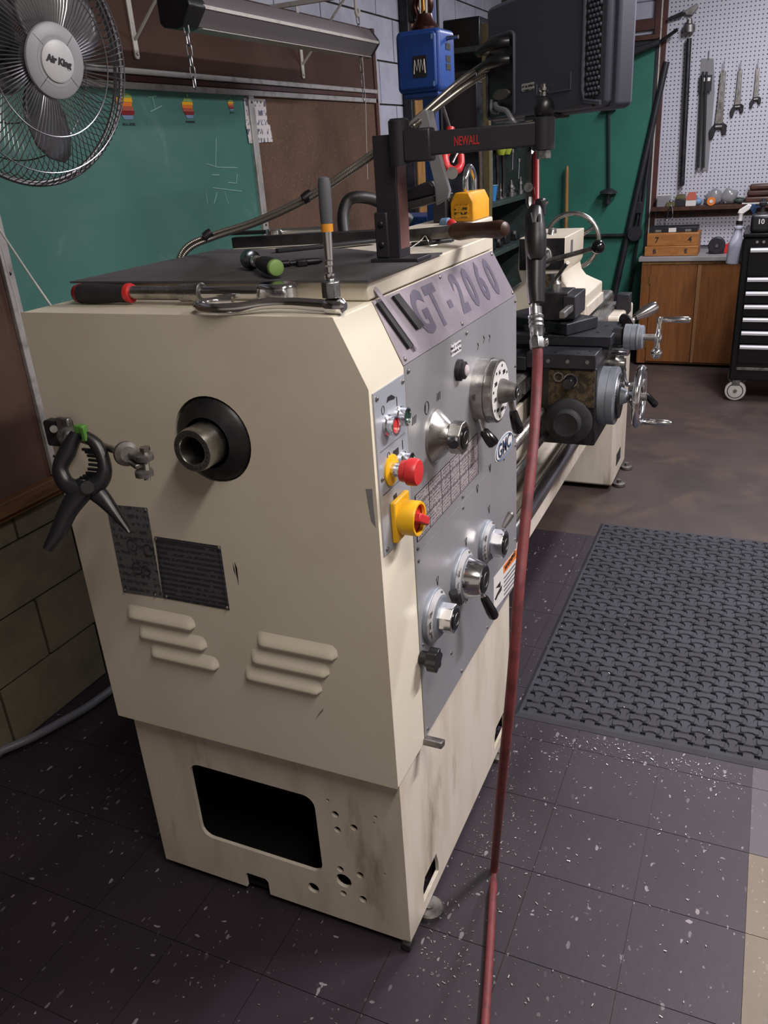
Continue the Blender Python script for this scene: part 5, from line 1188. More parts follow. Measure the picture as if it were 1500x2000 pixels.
# ------------------------------------------------------------------ crane post, hoist, lifting magnet
o = M().bb(3.56, 3.80, 1.325, 1.384, 0, 2.94).ob('timber_post', 'wood_light', bev=.004); tag(o, 'brown timber post against the white block wall', 'post')
o = M().bb(3.52, 3.555, 1.33, 1.384, 0.02, 2.94).ob('dark_conduit', 'dark_steel', bev=.006); tag(o, 'dark conduit running up beside the timber post', 'conduit')
def crane():
    c = P(846, 330, d=3.40)
    t = thing('crane_column', 'dark blue steel column standing behind the headstock', 'column', (c.x, c.y, 0))
    M().bb(c.x-.03, c.x+.03, c.y-.025, c.y+.025, .012, 2.6).ob('column', 'blue_paint', t, bev=.005)
    M().bb(c.x-.12, c.x+.12, c.y-.12, c.y+.12, 0, .012).ob('base_plate', 'blue_paint', t, bev=.003)
    for i, (a, b) in enumerate(((-.05, .03), (.045, .028))): M().tube([(c.x+a, c.y-b, .9), (c.x+a*.9, c.y-b, 2.4)], .006, 8).ob('cable', 'cable_black', t)
    M().bb(c.x+.032, c.x+.06, c.y-.02, c.y+.03, 1.2, 1.5).ob('guide', 'hoist_blue', t, bev=.004)
    # hoist
    D = 2.30; h = thing('chain_hoist', 'blue electric chain hoist with square logo plate hanging above the lathe', 'hoist', P(838, 185, d=D))
    c = P(832, 120, d=D); n = (CAM-c); n.z = 0; n.normalize(); n = (Matrix.Rotation(math.radians(-24), 3, 'Z') @ n)
    ex = ZA.cross(n).normalized()
    def G(a, b, e_): return c+ex*a+ZA*b+n*e_
    if ex.dot(RGT) < 0: ex = -ex
    M().prism([G(a, b, -.055) for a, b in rrect(-.066, .066, -.080, .074, .014, 4)], n*.11).ob('housing', 'hoist_blue', h, bev=.008, seg=3)
    M().prism([G(a, b, .054) for a, b in rrect(-.058, .058, -.072, .066, .012, 4)], n*.010).ob('front_cover', 'hoist_blue', h, bev=.005)
    M().prism([G(a, b, -.045) for a, b in rrect(-.055, .055, -.094, -.078, .007, 4)], n*.09).ob('chain_guide', 'blue_paint', h, bev=.003)
    M().prism([G(a, b, .0645) for a, b in rrect(-.012, .030, -.044, .010, .004, 3)], n*.0012).ob('logo_plate', 'print_black', h, ang=0)
    M().tube([G(a, b, .0662) for a, b in ((-.008, -.034), (-.005, .0), (.001, -.026), (.006, .0), (.010, -.030), (.014, .0), (.019, -.026), (.024, .0), (.026, -.034))], .0014, 4).ob('logo', 'white_print', h, ang=0)
    for a, b in ((.046, .052), (.048, -.062)): M().prism([G(a+x_, b+z_, .0635) for x_, z_ in ((0, -.006), (.004, -.006), (.004, .006), (0, .006))], n*.002).ob('clip', 'pale_blue', h, ang=0)
    M().lathe(G(.066, .050, 0), ex, [(0, .006), (.03, .004), (.034, .005)], 10).ob('side_pin', 'steel', h)
    for b in (.03, .0, -.02): M().prism([G(.0662, b+z_, e_) for z_, e_ in ((-.008, -.02), (.008, -.02), (.008, .012), (-.008, .012))], ex*.001).ob('side_print', 'print_black', h, ang=0)
    cu = mat('dark_copper', '#3a201c', .3, .7)
    M().lathe(G(.0, .07, 0), ZA, [(0, .040), (.012, .040), (.03, .026), (.045, .022)], 24).ob('top_yoke', cu, h)
    M().tube(spline([G(-.02, .11, 0), G(-.028, .14, 0), G(-.01, .165, 0), G(.014, .155, 0), G(.018, .13, 0), G(.004, .112, 0)], 5), .010, 12).ob('top_hook', cu, h)
    for a in (-.006, .012): M().tube([G(a, .11, .012), G(a+.004, .30, .012), G(a+.004, 1.154, .012)], .0045, 8).ob('load_chain', 'steel', h)
    M().box(G(-.045, .17, -.02), (.03, .02, .14)).ob('suspension_link', 'black_paint', h, bev=.005)
    M().prism([G(-.028, .075, -.03), (G(-.010, .10, -.03)), G(-.012, .19, -.03), G(-.026, .15, -.03)], n*.008).ob('yellow_tag', 'yellow_paint', h, ang=0)
    # red hook under the arm
    D2 = 2.25; k_ = thing('load_hook', 'red load hook with safety latch above the yellow magnet', 'hook', P(885, 330, d=D2))
    M().tube(spline([P(880, 250, d=D2), P(875, 290, d=D2), P(868, 305, d=D2), P(872, 325, d=D2), P(888, 334, d=D2), P(900, 322, d=D2), P(900, 303, d=D2)], 5), [.012]*6+[.013]*10+[.012]*8+[.010]*7, 12).ob('hook', 'red_plastic', k_)
    M().tube([P(895, 296, d=D2), P(884, 318, d=D2)], .004, 8).ob('latch', 'galv', k_)
    M().tube([P(880, 255, d=D2), P(858, 185, d=D2+.04)], .0045, 8).ob('load_chain', 'steel', k_)
    M().lathe(P(883, 338, d=D2-.012), (CAM-P(883, 338, d=D2)), [(0, .016), (.014, .016)], 20).ob('hook_eye', 'steel_dull', k_)
crane()
def magnet():
    z = 1.3945; a = P(912, 444, z=z); 
    t = thing('lifting_magnet', 'yellow lifting magnet with steel shackle on the chuck guard', 'magnet', a)
    x0_, x1_, y0_, y1_ = .985, 1.12, .156, .216
    M().prism([(x0_, y0_, z), (x0_, y1_, z), (x0_, y1_, z+.045), (x0_, (y0_+y1_)/2+.018, z+.068), (x0_, (y0_+y1_)/2-.018, z+.068), (x0_, y0_, z+.045)], (x1_-x0_, 0, 0)).ob('body', 'yellow_paint', t, bev=.003)
    M().prism([(x0_-.004, y0_+.012, z+.010), (x0_-.004, y1_-.012, z+.010), (x0_-.004, y1_-.012, z+.04), (x0_-.004, y0_+.012, z+.04)], (.004, 0, 0)).ob('rating_plate', mat_rows('mag_rows', '#c98f0f', '#3a2c08', (0, 1, 0), (0, 0, 1), 90, 200, .5, .5), t, ang=0)
    M().tube(spline([((x0_+x1_)/2-.03, .186, z+.06), ((x0_+x1_)/2-.032, .186, z+.10), ((x0_+x1_)/2, .186, z+.125), ((x0_+x1_)/2+.032, .186, z+.10), ((x0_+x1_)/2+.03, .186, z+.06)], 5), .008, 12).ob('shackle', 'chrome', t)
    M().box((1.0, .24, z+.034), (.06, .035, .068)).ob('pole_block', 'black_paint', t, bev=.003)
    M().lathe((1.0, .225, z+.05), (-.2, .15, 1), [(0, .007), (.10, .006), (.11, .009)], 14).ob('lever', 'steel', t)
magnet()
c = P(905, 395, d=2.6)
# odds and ends behind the headstock: blue crate, red-capped bottle, indicator stand
def crate():
    c = P(853, 440, d=3.75); t = thing('drum_cabinet', 'blue ribbed parts bin standing behind the headstock', 'bin', (c.x, c.y, 0))
    M().bb(c.x-.16, c.x+.10, c.y-.02, c.y+.22, .04, 1.30).ob('body', 'blue_paint', t, bev=.006)
    for i in range(6): M().cyl((c.x-.165, c.y+.0+i*.035, .1), (c.x-.165, c.y+i*.035, 1.28), .008, n=8).ob('rib', 'hoist_blue', t)
    for sx in (-.14, .08):
        for sy in (0, .2): M().bb(c.x+sx-.02, c.x+sx+.02, c.y+sy-.01, c.y+sy+.02, 0, .04).ob('foot', 'black_paint', t)
crate()
q = P(872, 433, d=2.0)
t = thing('oil_can', 'small clear bottle with red nozzle lying by the file handle', 'bottle', P(868, 440, d=1.98))
M().lathe(P(862, 438, d=2.0), P(885, 436, d=1.98)-P(862, 438, d=2.0), [(0, .010), (.004, .014), (.022, .014), (.03, .008)], 16).ob('body', 'pale_blue', t)
M().lathe(P(878, 434, d=1.98), P(892, 444, d=1.97)-P(878, 434, d=1.98), [(0, .009), (.008, .011), (.022, .008), (.026, .004)], 14).ob('nozzle', 'red_plastic', t)

# ------------------------------------------------------------------ storage rack in the far corner
def rack():
    y0_, y1_ = 1.0, 1.36; xa, xb = 3.86, 4.98
    t = thing('storage_rack', 'dark green steel storage rack crowded with tooling in the corner', 'rack', ((xa+xb)/2, 1.18, 0))
    for x in (xa, xb-.04):
        for y in (y0_, y1_-.04):
            M().bb(x, x+.04, y, y+.04, 0, 2.18).ob('post', 'olive' if (x == xa and y == y0_) else 'rack_paint', t, bev=.003)
    for z in (.10, .55, .965, 1.255, 1.67, 2.08):
        M().bb(xa+.01, xb-.01, y0_+.004, y1_-.004, z-.028, z).ob('shelf', 'rack_paint', t, bev=.003)
    M().bb(xa, xb, y1_-.004, y1_, .1, 2.15).ob('back_sheet', 'black_paint', t)
    M().bb(xb-.004, xb, y0_+.04, y1_-.01, .1, 2.1).ob('side_sheet', 'rack_paint', t)
    return xa, xb, y0_, y1_
XA_, XB_, RY0, RY1 = rack()
g = 'tooling on the storage rack'
def item(name, label, cat, loc): return thing(name, label, cat, loc, g)
# blue cup
q = V((4.10, 1.07, 1.2555)); t = item('plastic_cup', 'blue plastic cup on the rack shelf', 'cup', q)
M().lathe(q, ZA, [(0, .030), (.085, .042), (.09, .044), (.088, .039), (.01, .028)], 24).ob('body', 'blue_cup', t)
M().tube([q+V((math.cos(a*PI/12)*.043, math.sin(a*PI/12)*.043, .09)) for a in range(24)], .003, 6, True).ob('rim', 'pale_blue', t)
# collets / bolts
for i, (x, y, h, r_) in enumerate(((4.28, 1.06, .06, .022), (4.40, 1.08, .09, .018), (4.52, 1.06, .07, .025), (4.64, 1.09, .05, .03), (4.75, 1.06, .08, .02))):
    q = V((x, y, 1.2555)); lab = ('squat steel collet right of the blue cup', 'tall steel arbor, second right of the blue cup', 'steel collet, third right of the blue cup', 'wide steel ring, fourth right of the blue cup', 'steel arbor at the right end of the shelf with the blue cup')[i]
    t = item('tool_arbor', lab, 'tooling', q); M().lathe(q, ZA, [(0, r_), (h*.3, r_), (h*.35, r_*.6), (h*.7, r_*.55), (h*.75, r_*.8), (h, r_*.7)], 18).ob('body', 'steel_dull', t); M().lathe(q+ZA*h, ZA, [(0, r_*.35), (.03, r_*.3)], 12).ob('tip', 'steel', t)
for i, (x, y, s_) in enumerate(((4.08, 1.08, .07), (4.25, 1.07, .05), (4.45, 1.10, .08), (4.66, 1.08, .06))):
    q = V((x, y, .9655)); t = item('vise_block', ('dark steel block at the left of the lower rack shelf', 'small dark block, second on the lower rack shelf', 'large dark block, third on the lower rack shelf', 'dark block at the right of the lower rack shelf')[i], 'block', q)
    M().box(q+ZA*s_*.35, (s_*1.4, s_, s_*.7)).ob('body', 'dark_steel', t, bev=.006); M().lathe(q+V((0, 0, s_*.7)), ZA, [(0, s_*.3), (s_*.3, s_*.3), (s_*.35, s_*.2)], 16).ob('boss', 'steel_dull', t)
# shelf seen above the arm: gear, cylinders, yellow-green clamps
q = V((3.99, 1.02, 1.675)); t = item('face_mill', 'round grey face mill hanging on the rack above the arm', 'cutter', q)
M().lathe(q+V((0, 0, .10)), (-1, -.5, 0), [(0, .05), (.03, .05), (.032, .045), (.032, .016), (.01, .016)], 28).ob('body', 'galv', t)
M().tube([q+V((.02, .0, .10)), q+V((.25, .03, .11))], .014, 10).ob('shank', 'steel_dull', t)
for i in range(8):
    a = 2*PI*i/8; M().box(q+V((-.028, -.014, .10))+V((-.45*math.cos(a)*.04, .9*math.cos(a)*.04, math.sin(a)*.04)), (.01, .01, .01)).ob('tooth', 'dark_steel', t)
for i, x in enumerate((3.93, 4.005)):
    q = V((x, 1.06, 1.256)); t = item('spray_can', ('tall steel canister at the left of the rack' if i == 0 else 'steel canister second from the left of the rack'), 'canister', q)
    M().lathe(q, ZA, [(0, .033), (.30, .033), (.315, .020), (.33, .020), (.335, .012)], 22).ob('body', 'steel', t); M().lathe(q+ZA*.335, ZA, [(0, .012), (.03, .011)], 14).ob('cap', 'dark_steel', t)
yg = mat('yellow_green', '#8d9a2c', .5)
for i, x in enumerate((4.14, 4.27)):
    q = V((x, 1.04, 1.256)); t = item('hand_clamp', ('yellow-green handled clamp on the rack, the left one' if i == 0 else 'yellow-green handled clamp on the rack, the right one'), 'clamp', q)
    M().tube([q+V((0, 0, .012)), q+V((.01, 0, .12)), q+V((.0, 0, .26))], .012, 8).ob('bar', 'dark_steel', t)
    M().lathe(q+V((.01, -.02, .255)), (0.1, 0, 1), [(0, .02), (.03, .032), (.07, .03), (.10, .02), (.105, .01)], 18).ob('grip', yg, t)
for i, (x, w_, h, mt, z, lab) in enumerate(((3.95, .22, .30, 'black_paint', 1.6705, 'black storage case on the upper rack shelf, the left one'), (4.25, .30, .24, 'chest_black', 1.6705, 'black storage case on the upper rack shelf, the middle one'), (4.62, .26, .28, 'rack_paint', 1.6705, 'dark green case on the upper rack shelf, at its right'), (4.02, .28, .16, 'chest_black', 2.0805, 'low dark case on top of the rack, left'), (4.45, .34, .12, 'gunmetal', 2.0805, 'low grey case on top of the rack, right'))):
    q = V((x+w_/2-.05, 1.16, z)); t = item('storage_case', lab, 'case', q)
    M().bb(x, x+w_-.02, 1.10, 1.32, z, z+h).ob('body', mt, t, bev=.006); M().bb(x+w_*.4, x+w_*.55, 1.092, 1.099, z+h*.55, z+h*.68).ob('latch', 'galv', t); M().bb(x+.02, x+w_-.04, 1.094, 1.0995, z+h*.78, z+h*.80).ob('lid_line', 'steel_dull', t)
for i, (x, z) in enumerate(((4.4, 1.42), (4.55, 1.36))):
    q = V((x, 1.02, z)); t = item('hanging_bit', ('thin steel bit hanging left on the rack front' if i == 0 else 'thin steel bit hanging right on the rack front'), 'bit', q)
    M().tube([q+V((0, -.004, .10)), q+V((-.02, -.008, .05)), q+V((-.035, -.01, 0))], .004, 8).ob('shank', 'chrome', t); M().lathe(q+V((0, -.004, .10)), ZA, [(0, .010), (.02, .010)], 12).ob('head', 'steel', t)

# ------------------------------------------------------------------ far wall: green board, rods, pegboard
gy0, gy1 = .336, 1.30
t = thing('green_board', 'tall green board with dark border beside the pegboard', 'board', (FX-.01, .7, 0))
M().bb(FX-.028, FX-.008, gy0, gy1, .02, 2.13).ob('panel', 'green_wall', t)
M().bb(FX-.034, FX-.006, gy0-.01, gy1, 2.13, 2.155).ob('top_edge', 'black_paint', t, bev=.002)
M().bb(FX-.034, FX-.006, gy0-.02, gy0, .0, 2.155).ob('side_edge', 'black_paint', t, bev=.002)
def wtrim(name, label, y0_, y1_, z0, z1, m, d=.03):
    o = M().bb(FX-.008-d, FX-.008, y0_, y1_, z0, z1).ob(name, m, bev=.003); return tag(o, label, 'board')
wtrim('wood_rail', 'brown wooden rail on the wall above the green board', .32, 1.1, 2.225, 2.295, 'frame_brown')
wtrim('wood_ledge', 'narrow brown ledge under the wooden rail', .32, 1.1, 2.165, 2.195, 'wood_dark', .05)
wtrim('wood_upright', 'brown wooden upright left of the pegboard top', .3135, .35, 2.17, 2.9, 'frame_brown', .035)
def rodthing(name, label, a, b, r, mt, cat='rod'):
    o = M().cyl(a, b, r, n=14).ob(name, mt); return tag(o, label, cat)
rodthing('leaning_rod', 'long dark pipe leaning diagonally against the green board', V((5.52, .60, .002)), V((5.578, .255, 2.02)), .021, 'black_paint')
rodthing('leaning_rod', 'thin dark rod leaning beside the diagonal pipe', V((5.54, .45, .002)), V((5.565, .298, 1.78)), .010, 'black_paint')
t = thing('air_pipe', 'dark horizontal pipe crossing the green board', 'pipe', (5.56, .6, .88))
M().tube(spline([(5.565, 1.15, .885), (5.565, .80, .885), (5.565, .47, .885)], 3)+[V((5.565, .43, .89)), V((5.565, .40, .93)), V((5.565, .388, 1.0)), V((5.567, .372, 1.3))], .014, 10).ob('pipe', 'dark_steel', t)
M().lathe((5.55, .395, .90), NX, [(0, .05), (.03, .055), (.05, .05)], 20).ob('valve', 'black_paint', t)
M().bb(5.54, 5.59, .36, .42, 1.04, 1.12).ob('switch_box', 'gunmetal', t, bev=.004)
# hanging plumb tool
t = thing('hanging_plunger', 'dark rod with umbrella-shaped head hanging on the green board', 'tool', (5.57, .615, 1.1))
xx = 5.565; M().cyl((xx, .632, 1.74), (xx, .605, 1.20), .009, n=10).ob('rod', 'black_paint', t)
M().lathe((xx, .634, 1.765), (0, 0, -1), [(0, .012), (.012, .05), (.02, .055), (.022, .05), (.03, .012)], 18).ob('top_collar', 'black_paint', t)
M().lathe((xx-.025, .603, 1.225), (0, .05, -1), [(0, .010), (.006, .03), (.02, .058), (.035, .068), (.036, .06), (.045, .02), (.11, .017), (.115, .012)], 20).ob('head', 'black_paint', t)
o = M().lathe((5.50, .905, .002), (.03, .008, 1), [(0, .014), (1.35, .014), (1.385, .009), (1.395, .003)], 14).ob('broom_handle', 'wood_light'); tag(o, 'light wooden broom handle standing before the green board', 'handle')
for nm, lab, a, b, r_ in (('pipe_wrench', 'dark long tool lying on the ledge over the green board', (5.52, .62, 2.06), (5.52, .30, 2.14), .030),):
    t = thing(nm, lab, 'tool', a); M().tube([a, V(a).lerp(V(b), .5), b], [r_*.7, r_, r_*.5], 10).ob('body', 'tool_black', t); M().tube([b, (5.50, .19, 2.20)], .012, 8).ob('handle', 'dark_steel', t)

def peg():
    m = bpy.data.materials.new('pegboard'); MATS['pegboard'] = m; m.use_nodes = True; n = m.node_tree.nodes; L = m.node_tree.links; b = n['Principled BSDF']; b.inputs['Roughness'].default_value = .6
    g_ = n.new('ShaderNodeNewGeometry'); mp = n.new('ShaderNodeMapping'); mp.inputs['Scale'].default_value = (0, 1/.0262, 1/.0262); L.new(g_.outputs['Position'], mp.inputs['Vector'])
    fr = n.new('ShaderNodeVectorMath'); fr.operation = 'FRACTION'; L.new(mp.outputs[0], fr.inputs[0])
    sb = n.new('ShaderNodeVectorMath'); sb.operation = 'SUBTRACT'; L.new(fr.outputs[0], sb.inputs[0]); sb.inputs[1].default_value = (0, .5, .5)
    ln = n.new('ShaderNodeVectorMath'); ln.operation = 'LENGTH'; L.new(sb.outputs[0], ln.inputs[0])
    lt = n.new('ShaderNodeMath'); lt.operation = 'LESS_THAN'; lt.inputs[1].default_value = .17; L.new(ln.outputs['Value'], lt.inputs[0])
    mx = n.new('ShaderNodeMix'); mx.data_type = 'RGBA'; L.new(lt.outputs[0], mx.inputs['Factor']); mx.inputs[6].default_value = (*hx('#b7b7c2'), 1); mx.inputs[7].default_value = (*hx('#23222a'), 1); L.new(mx.outputs[2], b.inputs['Base Color'])
    t = thing('pegboard', 'white perforated pegboard in a dark brown frame', 'pegboard', (FX-.01, -.5, .8))
    M().bb(FX-.020, FX-.008, -1.6, .268, .80, 2.9).ob('board', 'pegboard', t)
    M().bb(FX-.032, FX-.008, .268, .302, .80, 2.9).ob('frame_side', 'frame_brown', t, bev=.003)
    M().bb(FX-.030, FX-.008, .302, .312, .80, 2.9).ob('frame_edge', 'white_enamel', t)
    s = thing('wall_shelf', 'narrow dark brown shelf fixed across the pegboard', 'shelf', (5.52, -.5, 1.06))
    M().bb(5.46, FX-.021, -1.5, .285, 1.055, 1.082).ob('board', 'wood_dark', s, bev=.002)
    M().bb(5.585, FX-.021, -1.5, .26, 1.0, 1.054).ob('cleat', 'wood_dark', s, bev=.002)
peg()
PX = FX-.021
# torque wrench
def PP(a, b, dx=.042): return P(a, b, x=PX-dx)
t = thing('torque_wrench', 'long black torque wrench hanging on the pegboard', 'wrench', PP(1332, 360))
a, b = PP(1346, 75), PP(1332, 360)
M().cyl(a, b, .017, n=16).ob('shaft', 'dark_steel', t); M().lathe(b, a-b, [(-.012, .012), (0, .018), (.05, .018)], 16).ob('pommel', 'tool_black', t)
M().lathe(PP(1346, 66), PP(1347, 35)-PP(1346, 66), [(0, .020), (.008, .038), (.05, .038), (.06, .020), (.085, .018)], 20).ob('collar', 'steel_dull', t)
M().prism([PP(1335, 22, .035), PP(1362, 6, .035), PP(1364, 14, .035), PP(1352, 30, .035), PP(1340, 30, .035)], (.028, 0, 0)).ob('head', 'steel_dull', t, bev=.004)
M().tube([PP(1335, 26), PP(1305, 38)], [.016, .010], 10).ob('lever', 'tool_black', t)
# packaged rods
t = thing('packaged_bits', 'black rods in a clear hanging bag on the pegboard', 'package', PP(1368, 330))
M().prism([PP(1370, 114, .006), PP(1394, 114, .006), PP(1396, 180, .006), PP(1383, 333, .006), PP(1358, 335, .006), PP(1366, 180, .006)], (.002, 0, 0)).ob('bag', 'bag_plastic', t, ang=0)
for a_, b_ in (((1373, 140), (1364, 328)), ((1380, 140), (1374, 328))): M().cyl(PP(*a_), PP(*b_), .008, n=10).ob('rod', 'tool_black', t)
M().prism([PP(1367, 148, .036), PP(1391, 146, .036), PP(1389, 178, .036), PP(1366, 180, .036)], (.004, 0, 0)).ob('card', 'print_black', t, ang=0)
M().prism([PP(1372, 152, .038), PP(1388, 151, .038), PP(1387, 158, .038), PP(1372, 159, .038)], (.001, 0, 0)).ob('print', 'white_print', t, ang=0)
M().tube([PP(1385, 98, .01), PP(1384, 116, .01)], .003, 6).ob('hook', 'galv', t)
# adjustable wrenches
def adj(top, jaw, s, label):
    t = thing('adjustable_wrench', label, 'wrench', PP(*jaw), 'adjustable wrenches on the pegboard')
    a, b = PP(*top, .022), PP(*jaw, .022); d = (b-a).normalized(); sdv = d.cross(XA).normalized(); l = (b-a).length
    sdv = sdv if sdv.dot(V((0, 1, 0))) > 0 else -sdv
    def G(u_, v_): return a+d*u_+sdv*v_
    M().prism([G(0, -.011*s), G(-.008*s, 0), G(0, .011*s), G(l*.45, .013*s), G(l*.92, .017*s), G(l*.92, -.017*s), G(l*.45, -.013*s)], (.010, 0, 0)).ob('handle', 'steel', t, bev=.002)
    M().prism([G(l*.10, -.004*s), G(l*.10, .004*s), G(l*.82, .006*s), G(l*.82, -.006*s)], (-.0012, 0, 0)).ob('recess', 'steel_dull', t, ang=0)
    hl_ = l*.92; k = .036*s
    M().prism([G(hl_-.004, -k*.5), G(hl_+k*.2, -k*.95), G(hl_+k*1.2, -k*.95), G(hl_+k*1.3, -k*.55), G(hl_+k*.65, -k*.35), G(hl_+k*.6, k*.25), G(hl_+k*1.7, k*.55), G(hl_+k*1.75, k*.95), G(hl_+k*.7, k*1.05), G(hl_, k*.55)], (.016, 0, 0)).ob('jaw', 'dark_steel', t, bev=.002)
    M().cyl(G(hl_+k*.35, -k*.4)+V((-.002, 0, 0)), G(hl_+k*.35, k*.35)+V((-.002, 0, 0)), .007*s, n=10).ob('knurl', 'steel_dull', t)
    M().tube([G(0, 0)+V((.01, 0, 0)), G(.0, 0)+V((-.012, 0, 0)), G(-.045*s, .0)+V((-.012, 0, 0))], .0028, 6).ob('peg', 'galv', t)
adj((1413, 140), (1403, 250), 1.55, 'largest adjustable wrench on the pegboard')
adj((1446, 136), (1440, 210), 1.15, 'middle adjustable wrench on the pegboard')
adj((1480, 133), (1476, 195), .95, 'smallest adjustable wrench on the pegboard')
# shelf clutter
ZW = 1.0825
def small(name, label, cat, y, z=ZW): return thing(name, label, cat, (5.53, y, z), 'small things on the pegboard shelf')
def sy(px): return P(px, 385, x=5.53).y
q = sy(1296); t = small('clear_box', 'clear plastic box at the left end of the pegboard shelf', 'box', q); M().bb(5.50, 5.57, q-.05, q+.04, ZW, ZW+.075).ob('body', 'bag_plastic', t, bev=.003); M().bb(5.498, 5.572, q-.052, q+.042, ZW+.0755, ZW+.081).ob('lid', 'white_plate', t)
q = sy(1312); t = small('nut_box', 'small open grey tray beside the clear box', 'tray', q); M().bb(5.48, 5.52, q-.03, q+.03, ZW, ZW+.03).ob('body', 'olive', t, bev=.003); M().sph((5.50, q, ZW+.034), .014, 12).ob('nut', 'steel_dull', t)
q = sy(1330); t = small('parts_tin', 'olive and grey tin on the pegboard shelf', 'tin', q); M().bb(5.48, 5.55, q-.035, q+.035, ZW, ZW+.05).ob('body', 'black_paint', t, bev=.003); M().prism([(5.479, q-.037, ZW+.0505), (5.479, q+.037, ZW+.0505), (5.551, q+.03, ZW+.075), (5.551, q-.03, ZW+.075)], (0, 0, .004)).ob('lid', 'olive', t)
q = sy(1351); t = small('red_tin', 'red and white box on the pegboard shelf', 'box', q); M().bb(5.48, 5.55, q-.035, q+.035, ZW, ZW+.04).ob('body', 'white_plate', t, bev=.002); M().prism([(5.478, q-.037, ZW+.0405), (5.478, q+.037, ZW+.0405), (5.552, q+.025, ZW+.085), (5.552, q-.025, ZW+.085)], (0, 0, .004)).ob('lid', 'terracotta', t)
q = sy(1364); t = small('blue_pouch', 'pale blue pouch next to the red box', 'pouch', q); M().sph((5.51, q, ZW+.026), .03, 16, (1, 1.1, .85)).ob('body', 'pale_blue', t); M().tube([(5.5, q-.01, ZW+.048), (5.5, q+.01, ZW+.058)], .006, 8).ob('knot', 'pale_blue', t)
q = sy(1391); t = small('orange_tape', 'orange label roll in front of the clear bags', 'roll', q); M().lathe((5.485, q, ZW+.028), NX, [(0, .028), (.03, .028)], 20).ob('roll', 'orange_print', t); M().lathe((5.453, q, ZW+.028), NX, [(0, .012), (.002, .012)], 16).ob('core', 'white_plate', t)
for i, a in enumerate((1394, 1424)):
    q = sy(a); t = small('clear_bag', 'clear plastic bag of parts on the shelf, left one' if i == 0 else 'clear plastic bag of parts on the shelf, right one', 'bag', q)
    m = M(); m.sph((5.56, q, ZW+.052), .052, 16, (.62, 1.1, 1.0)); 
    for k_ in range(len(m.v)):
        v_ = m.v[k_]; m.v[k_] = v_+V((0, math.sin(v_.z*90+i)*.006, math.sin(v_.y*80)*.006 if v_.z > ZW+.02 else 0))
    m.ob('bag', 'bag_plastic', t, ang=60); M().sph((5.555, q, ZW+.022), .018, 10).ob('part', 'steel_dull', t)
q = sy(1445); t = small('dark_pouch', 'dark green pouch between the bags and the brown rags', 'pouch', q); M().sph((5.52, q, ZW+.022), .032, 14, (1, 1.2, .7)).ob('body', 'rack_paint', t); M().tube([(5.50, q-.02, ZW+.04), (5.50, q+.02, ZW+.045)], .005, 8).ob('seam', 'black_paint', t)
q = sy(1478); t = small('folded_rags', 'stack of dark brown folded rags in a white tray', 'rags', q)
M().bb(5.455, 5.58, q-.14, q+.09, ZW, ZW+.008).ob('tray', 'white_plate', t, bev=.003)
for i in range(3): M().bb(5.465+.004*i, 5.57, q-.13+.01*i, q+.075-.012*i, ZW+.009+i*.04, ZW+.046+i*.04).ob('rag', 'frame_brown' if i % 2 else 'wood_dark', t, bev=.012, seg=3)
t = thing('carabiner', 'steel carabiner clip hanging from the pegboard shelf', 'carabiner', P(1308, 415, x=5.45))
M().tube(spline([P(1309, 403, x=5.452), P(1305, 412, x=5.452), P(1302, 428, x=5.452), P(1306, 430, x=5.452), P(1313, 424, x=5.452), P(1313, 410, x=5.452), P(1311, 402, x=5.452)], 4, True), .0045, 8).ob('body', 'chrome', t)

# ------------------------------------------------------------------ wooden cabinet, counter, boxes
CF = 5.165
t = thing('wooden_cabinet', 'low brown plywood cabinet under the pegboard', 'cabinet', (5.38, -.1, 0))
cy0, cy1 = -.95, .285
M().bb(CF+.02, FX-.012, cy0, cy1, .012, .745).ob('body', 'wood', t, bev=.004)
M().bb(CF+.06, FX-.05, cy0+.05, cy1-.05, 0, .012).ob('toe_base', 'black_matte', t)
for ya, yb2_ in ((-.088, .222), (-.42, -.112)):
    d_ = M().bb(CF, CF+.0195, ya, yb2_, .03, .72).ob('door', 'wood', t, bev=.003)
M().prism([(CF-.0006, -.112, .03), (CF-.0006, -.092, .03), (CF-.0006, -.092, .72), (CF-.0006, -.118, .72)], (.02, 0, 0)).ob('stile', mat('stile_wood', '#8d6540', .55), t)
M().bb(CF, CF+.0195, .224, .285, .015, .745).ob('stile', 'wood', t, bev=.002)
M().bb(CF-.002, CF+.0195, cy0, .284, .723, .745).ob('top_rail', 'wood_light', t, bev=.002)
for z in (.62, .16): M().bb(CF-.006, CF, .217, .228, z-.03, z+.03).ob('hinge', 'brass', t)
o = M().bb(CF-.02, FX-.022, cy0, .308, .7455, .775).ob('countertop', 'grey_counter', bev=.003); tag(o, 'grey edged countertop on the wooden cabinet', 'countertop')
ZC = .7755
def wbox(z, h, x0_, x1_, ya, yb2_, label, chars):
    t = thing('wooden_case', label, 'case', ((x0_+x1_)/2, (ya+yb2_)/2, z), 'wooden cases on the counter')
    M().bb(x0_, x1_, ya, yb2_, z, z+h).ob('box', 'wood_box', t, bev=.004)
    for s_, y_ in chars:
        v, f = place(text_mesh(s_, h*.62, .0008, .0012), (x0_-.0008, y_, z+h*.48), NY, ZA); M().add(v, f).ob('mark', 'print_black', t, ang=0)
    return t
t1 = wbox(ZC, .066, 5.20, 5.42, -.080, .278, 'lower thin wooden case on the counter left end', (('B', .21), ('E', -.0)))
t2 = wbox(ZC+.0665, .085, 5.215, 5.43, -.078, .268, 'upper wooden case stacked on the thin wooden case', (('7', .20), ('4', -.02)))
t = thing('metal_case', 'flat grey metal case with latches on top of the wooden cases', 'case', (5.35, .1, ZC+.152))
